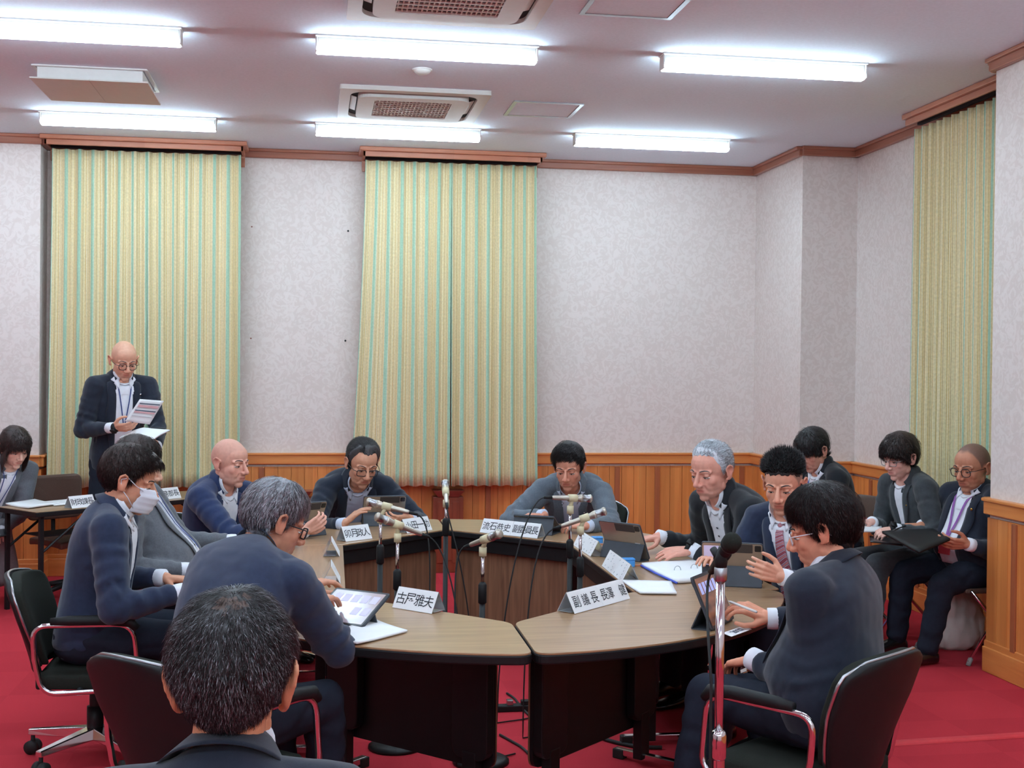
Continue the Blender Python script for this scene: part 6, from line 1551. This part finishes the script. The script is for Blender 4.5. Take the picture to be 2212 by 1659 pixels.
# ------------------------------------------------------------------ things held in the hands
def plate(corners, thick, name, mat, label, cat, n=8, bend=0.0, group=None):
    p = [np.asarray(q, float) for q in corners]; nn = unit(np.cross(p[1] - p[0], p[3] - p[0])); c = sum(p) / 4; rows = []
    for i in range(n + 1):
        a = i / n; rows.append([(p[0] * (1 - b) + p[1] * b) * (1 - a) + (p[3] * (1 - b) + p[2] * b) * a + nn * bend * math.sin(PI * b) for b in (j / n for j in range(n + 1))])
    g = G(); g.grid(rows, [[-nn * thick for _ in r] for r in rows]); o = g.build(name, mat, None, True, origin=c); tag(o, label, cat, group); return o, p, nn, c
Yp = 8.86
q = [atY(302, 862, Yp - .03), atY(354, 866, Yp + .10), atY(323, 917, Yp + .04), atY(270, 910, Yp - .10)]
o, p, nn, c = plate(q, .0008, 'paper_sheet', 'paper', 'white sheet with pink bands held up by the standing person', 'paper', bend=.004)
if nn[1] > 0: nn = -nn
for k, (v0, v1, mt) in enumerate(((.16, .20, 'ink'), (.24, .34, 'pink_print'), (.46, .50, 'ink'), (.52, .58, 'pink_print'), (.70, .73, 'paper_grey'))):
    g = G(); A = lambda u, v: (p[0] * (1 - u) + p[1] * u) * (1 - v) + (p[3] * (1 - u) + p[2] * u) * v + nn * (.0016 + .004)
    g.grid([[A(.08 + .84 * i / 6, v0) for i in range(7)], [A(.08 + .84 * i / 6, v1) for i in range(7)]]); g.build('printed_band', mt, o, origin=c)
q = [atY(258, 948, 8.92), atY(310, 926, 9.04), atY(367, 931, 8.98), atY(318, 962, 8.76)]
o, p, nn, c = plate(q, .010, 'clipboard', 'paper', 'clipboard with a stack of white sheets on the arm of the standing person', 'clipboard', bend=-.01)
a = p[2] * .7 + p[1] * .3; g = G(); g.cap(p[2] * .8 + p[1] * .2 + up_(0, 0, .008), p[2] * .3 + p[1] * .7 + up_(0, 0, .008), .007, .007, 8); g.build('clip', 'black_metal', o, True, origin=c)
# stylus of the near right person
w = p12['WR']['R']; s0 = atY(1572, 1298, 4.46); s1 = atY(1634, 1322, 4.26); root = empty('stylus', (s0 + s1) / 2); org = np.array(root.location); tag(root, 'white stylus in the hand of the person at the near right table', 'stylus')
g = G(); g.tube([s0 + (s1 - s0) * .10, s1], .0048, 10); g.build('barrel', 'white_plastic', root, True, origin=org); g = G(); g.tube([s0, s0 + (s1 - s0) * .10], [.0008, .0048], 10); g.build('tip', 'white_plastic', root, True, origin=org)
# black folder, pens, paper and tablet on the right wall row
q = [atY(1905, 1152, 6.78), atY(2006, 1141, 6.95), atY(2052, 1168, 6.40), atY(1985, 1196, 6.30)]
plate(q, .014, 'document_folder', 'black_plastic', 'open black folder held on the lap of the person with the purple lanyard', 'folder')
q = [atY(1828, 1128, 7.30), atY(1902, 1128, 7.38), atY(1906, 1150, 7.02), atY(1842, 1150, 6.92)]
plate(q, .008, 'paper_pad', 'paper', 'white paper pad under the hand of the person in the charcoal suit', 'paper')
q = [atY(1878, 1160, 7.06), atY(1955, 1166, 7.05), atY(1950, 1180, 6.70), atY(1880, 1172, 6.72)]
plate(q, .008, 'tablet', 'frame_black', 'tablet lying on the knees of the person in the charcoal suit', 'tablet', group='tablets in folding covers')
def pen(a, b, mat, label):
    root = empty('pen', (a + b) / 2); org = np.array(root.location); tag(root, label, 'pen'); g = G(); g.tube([a, a + (b - a) * .85], .0045, 8); g.build('barrel', mat, root, True, origin=org); g = G(); g.tube([a + (b - a) * .85, b], [.0045, .001], 8); g.build('tip', 'steel', root, True, origin=org)
pen(atY(1872, 1119, 7.16), atY(1846, 1122, 7.08), 'badge_red', 'red pen in the far hand of the person in the charcoal suit')
pen(atY(1956, 1136, 6.74), atY(1928, 1146, 6.68), 'frame_black', 'dark pen in the far hand of the person with the purple lanyard')
q = [atY(-44, 1150, 8.85), atY(12, 1144, 8.90), atY(14, 1158, 8.72), atY(-36, 1166, 8.66)]
plate(q, .008, 'tablet', 'frame_black', 'tablet on the lap of the person at the left edge', 'tablet', group='tablets in folding covers')
q = [atY(1650, 1096, 7.66), atY(1668, 1092, 7.74), atY(1684, 1106, 7.60), atY(1660, 1104, 7.52)]
plate(q, .006, 'paper_sheet', 'paper', 'white paper edge beside the head of the person with the striped tie', 'paper')
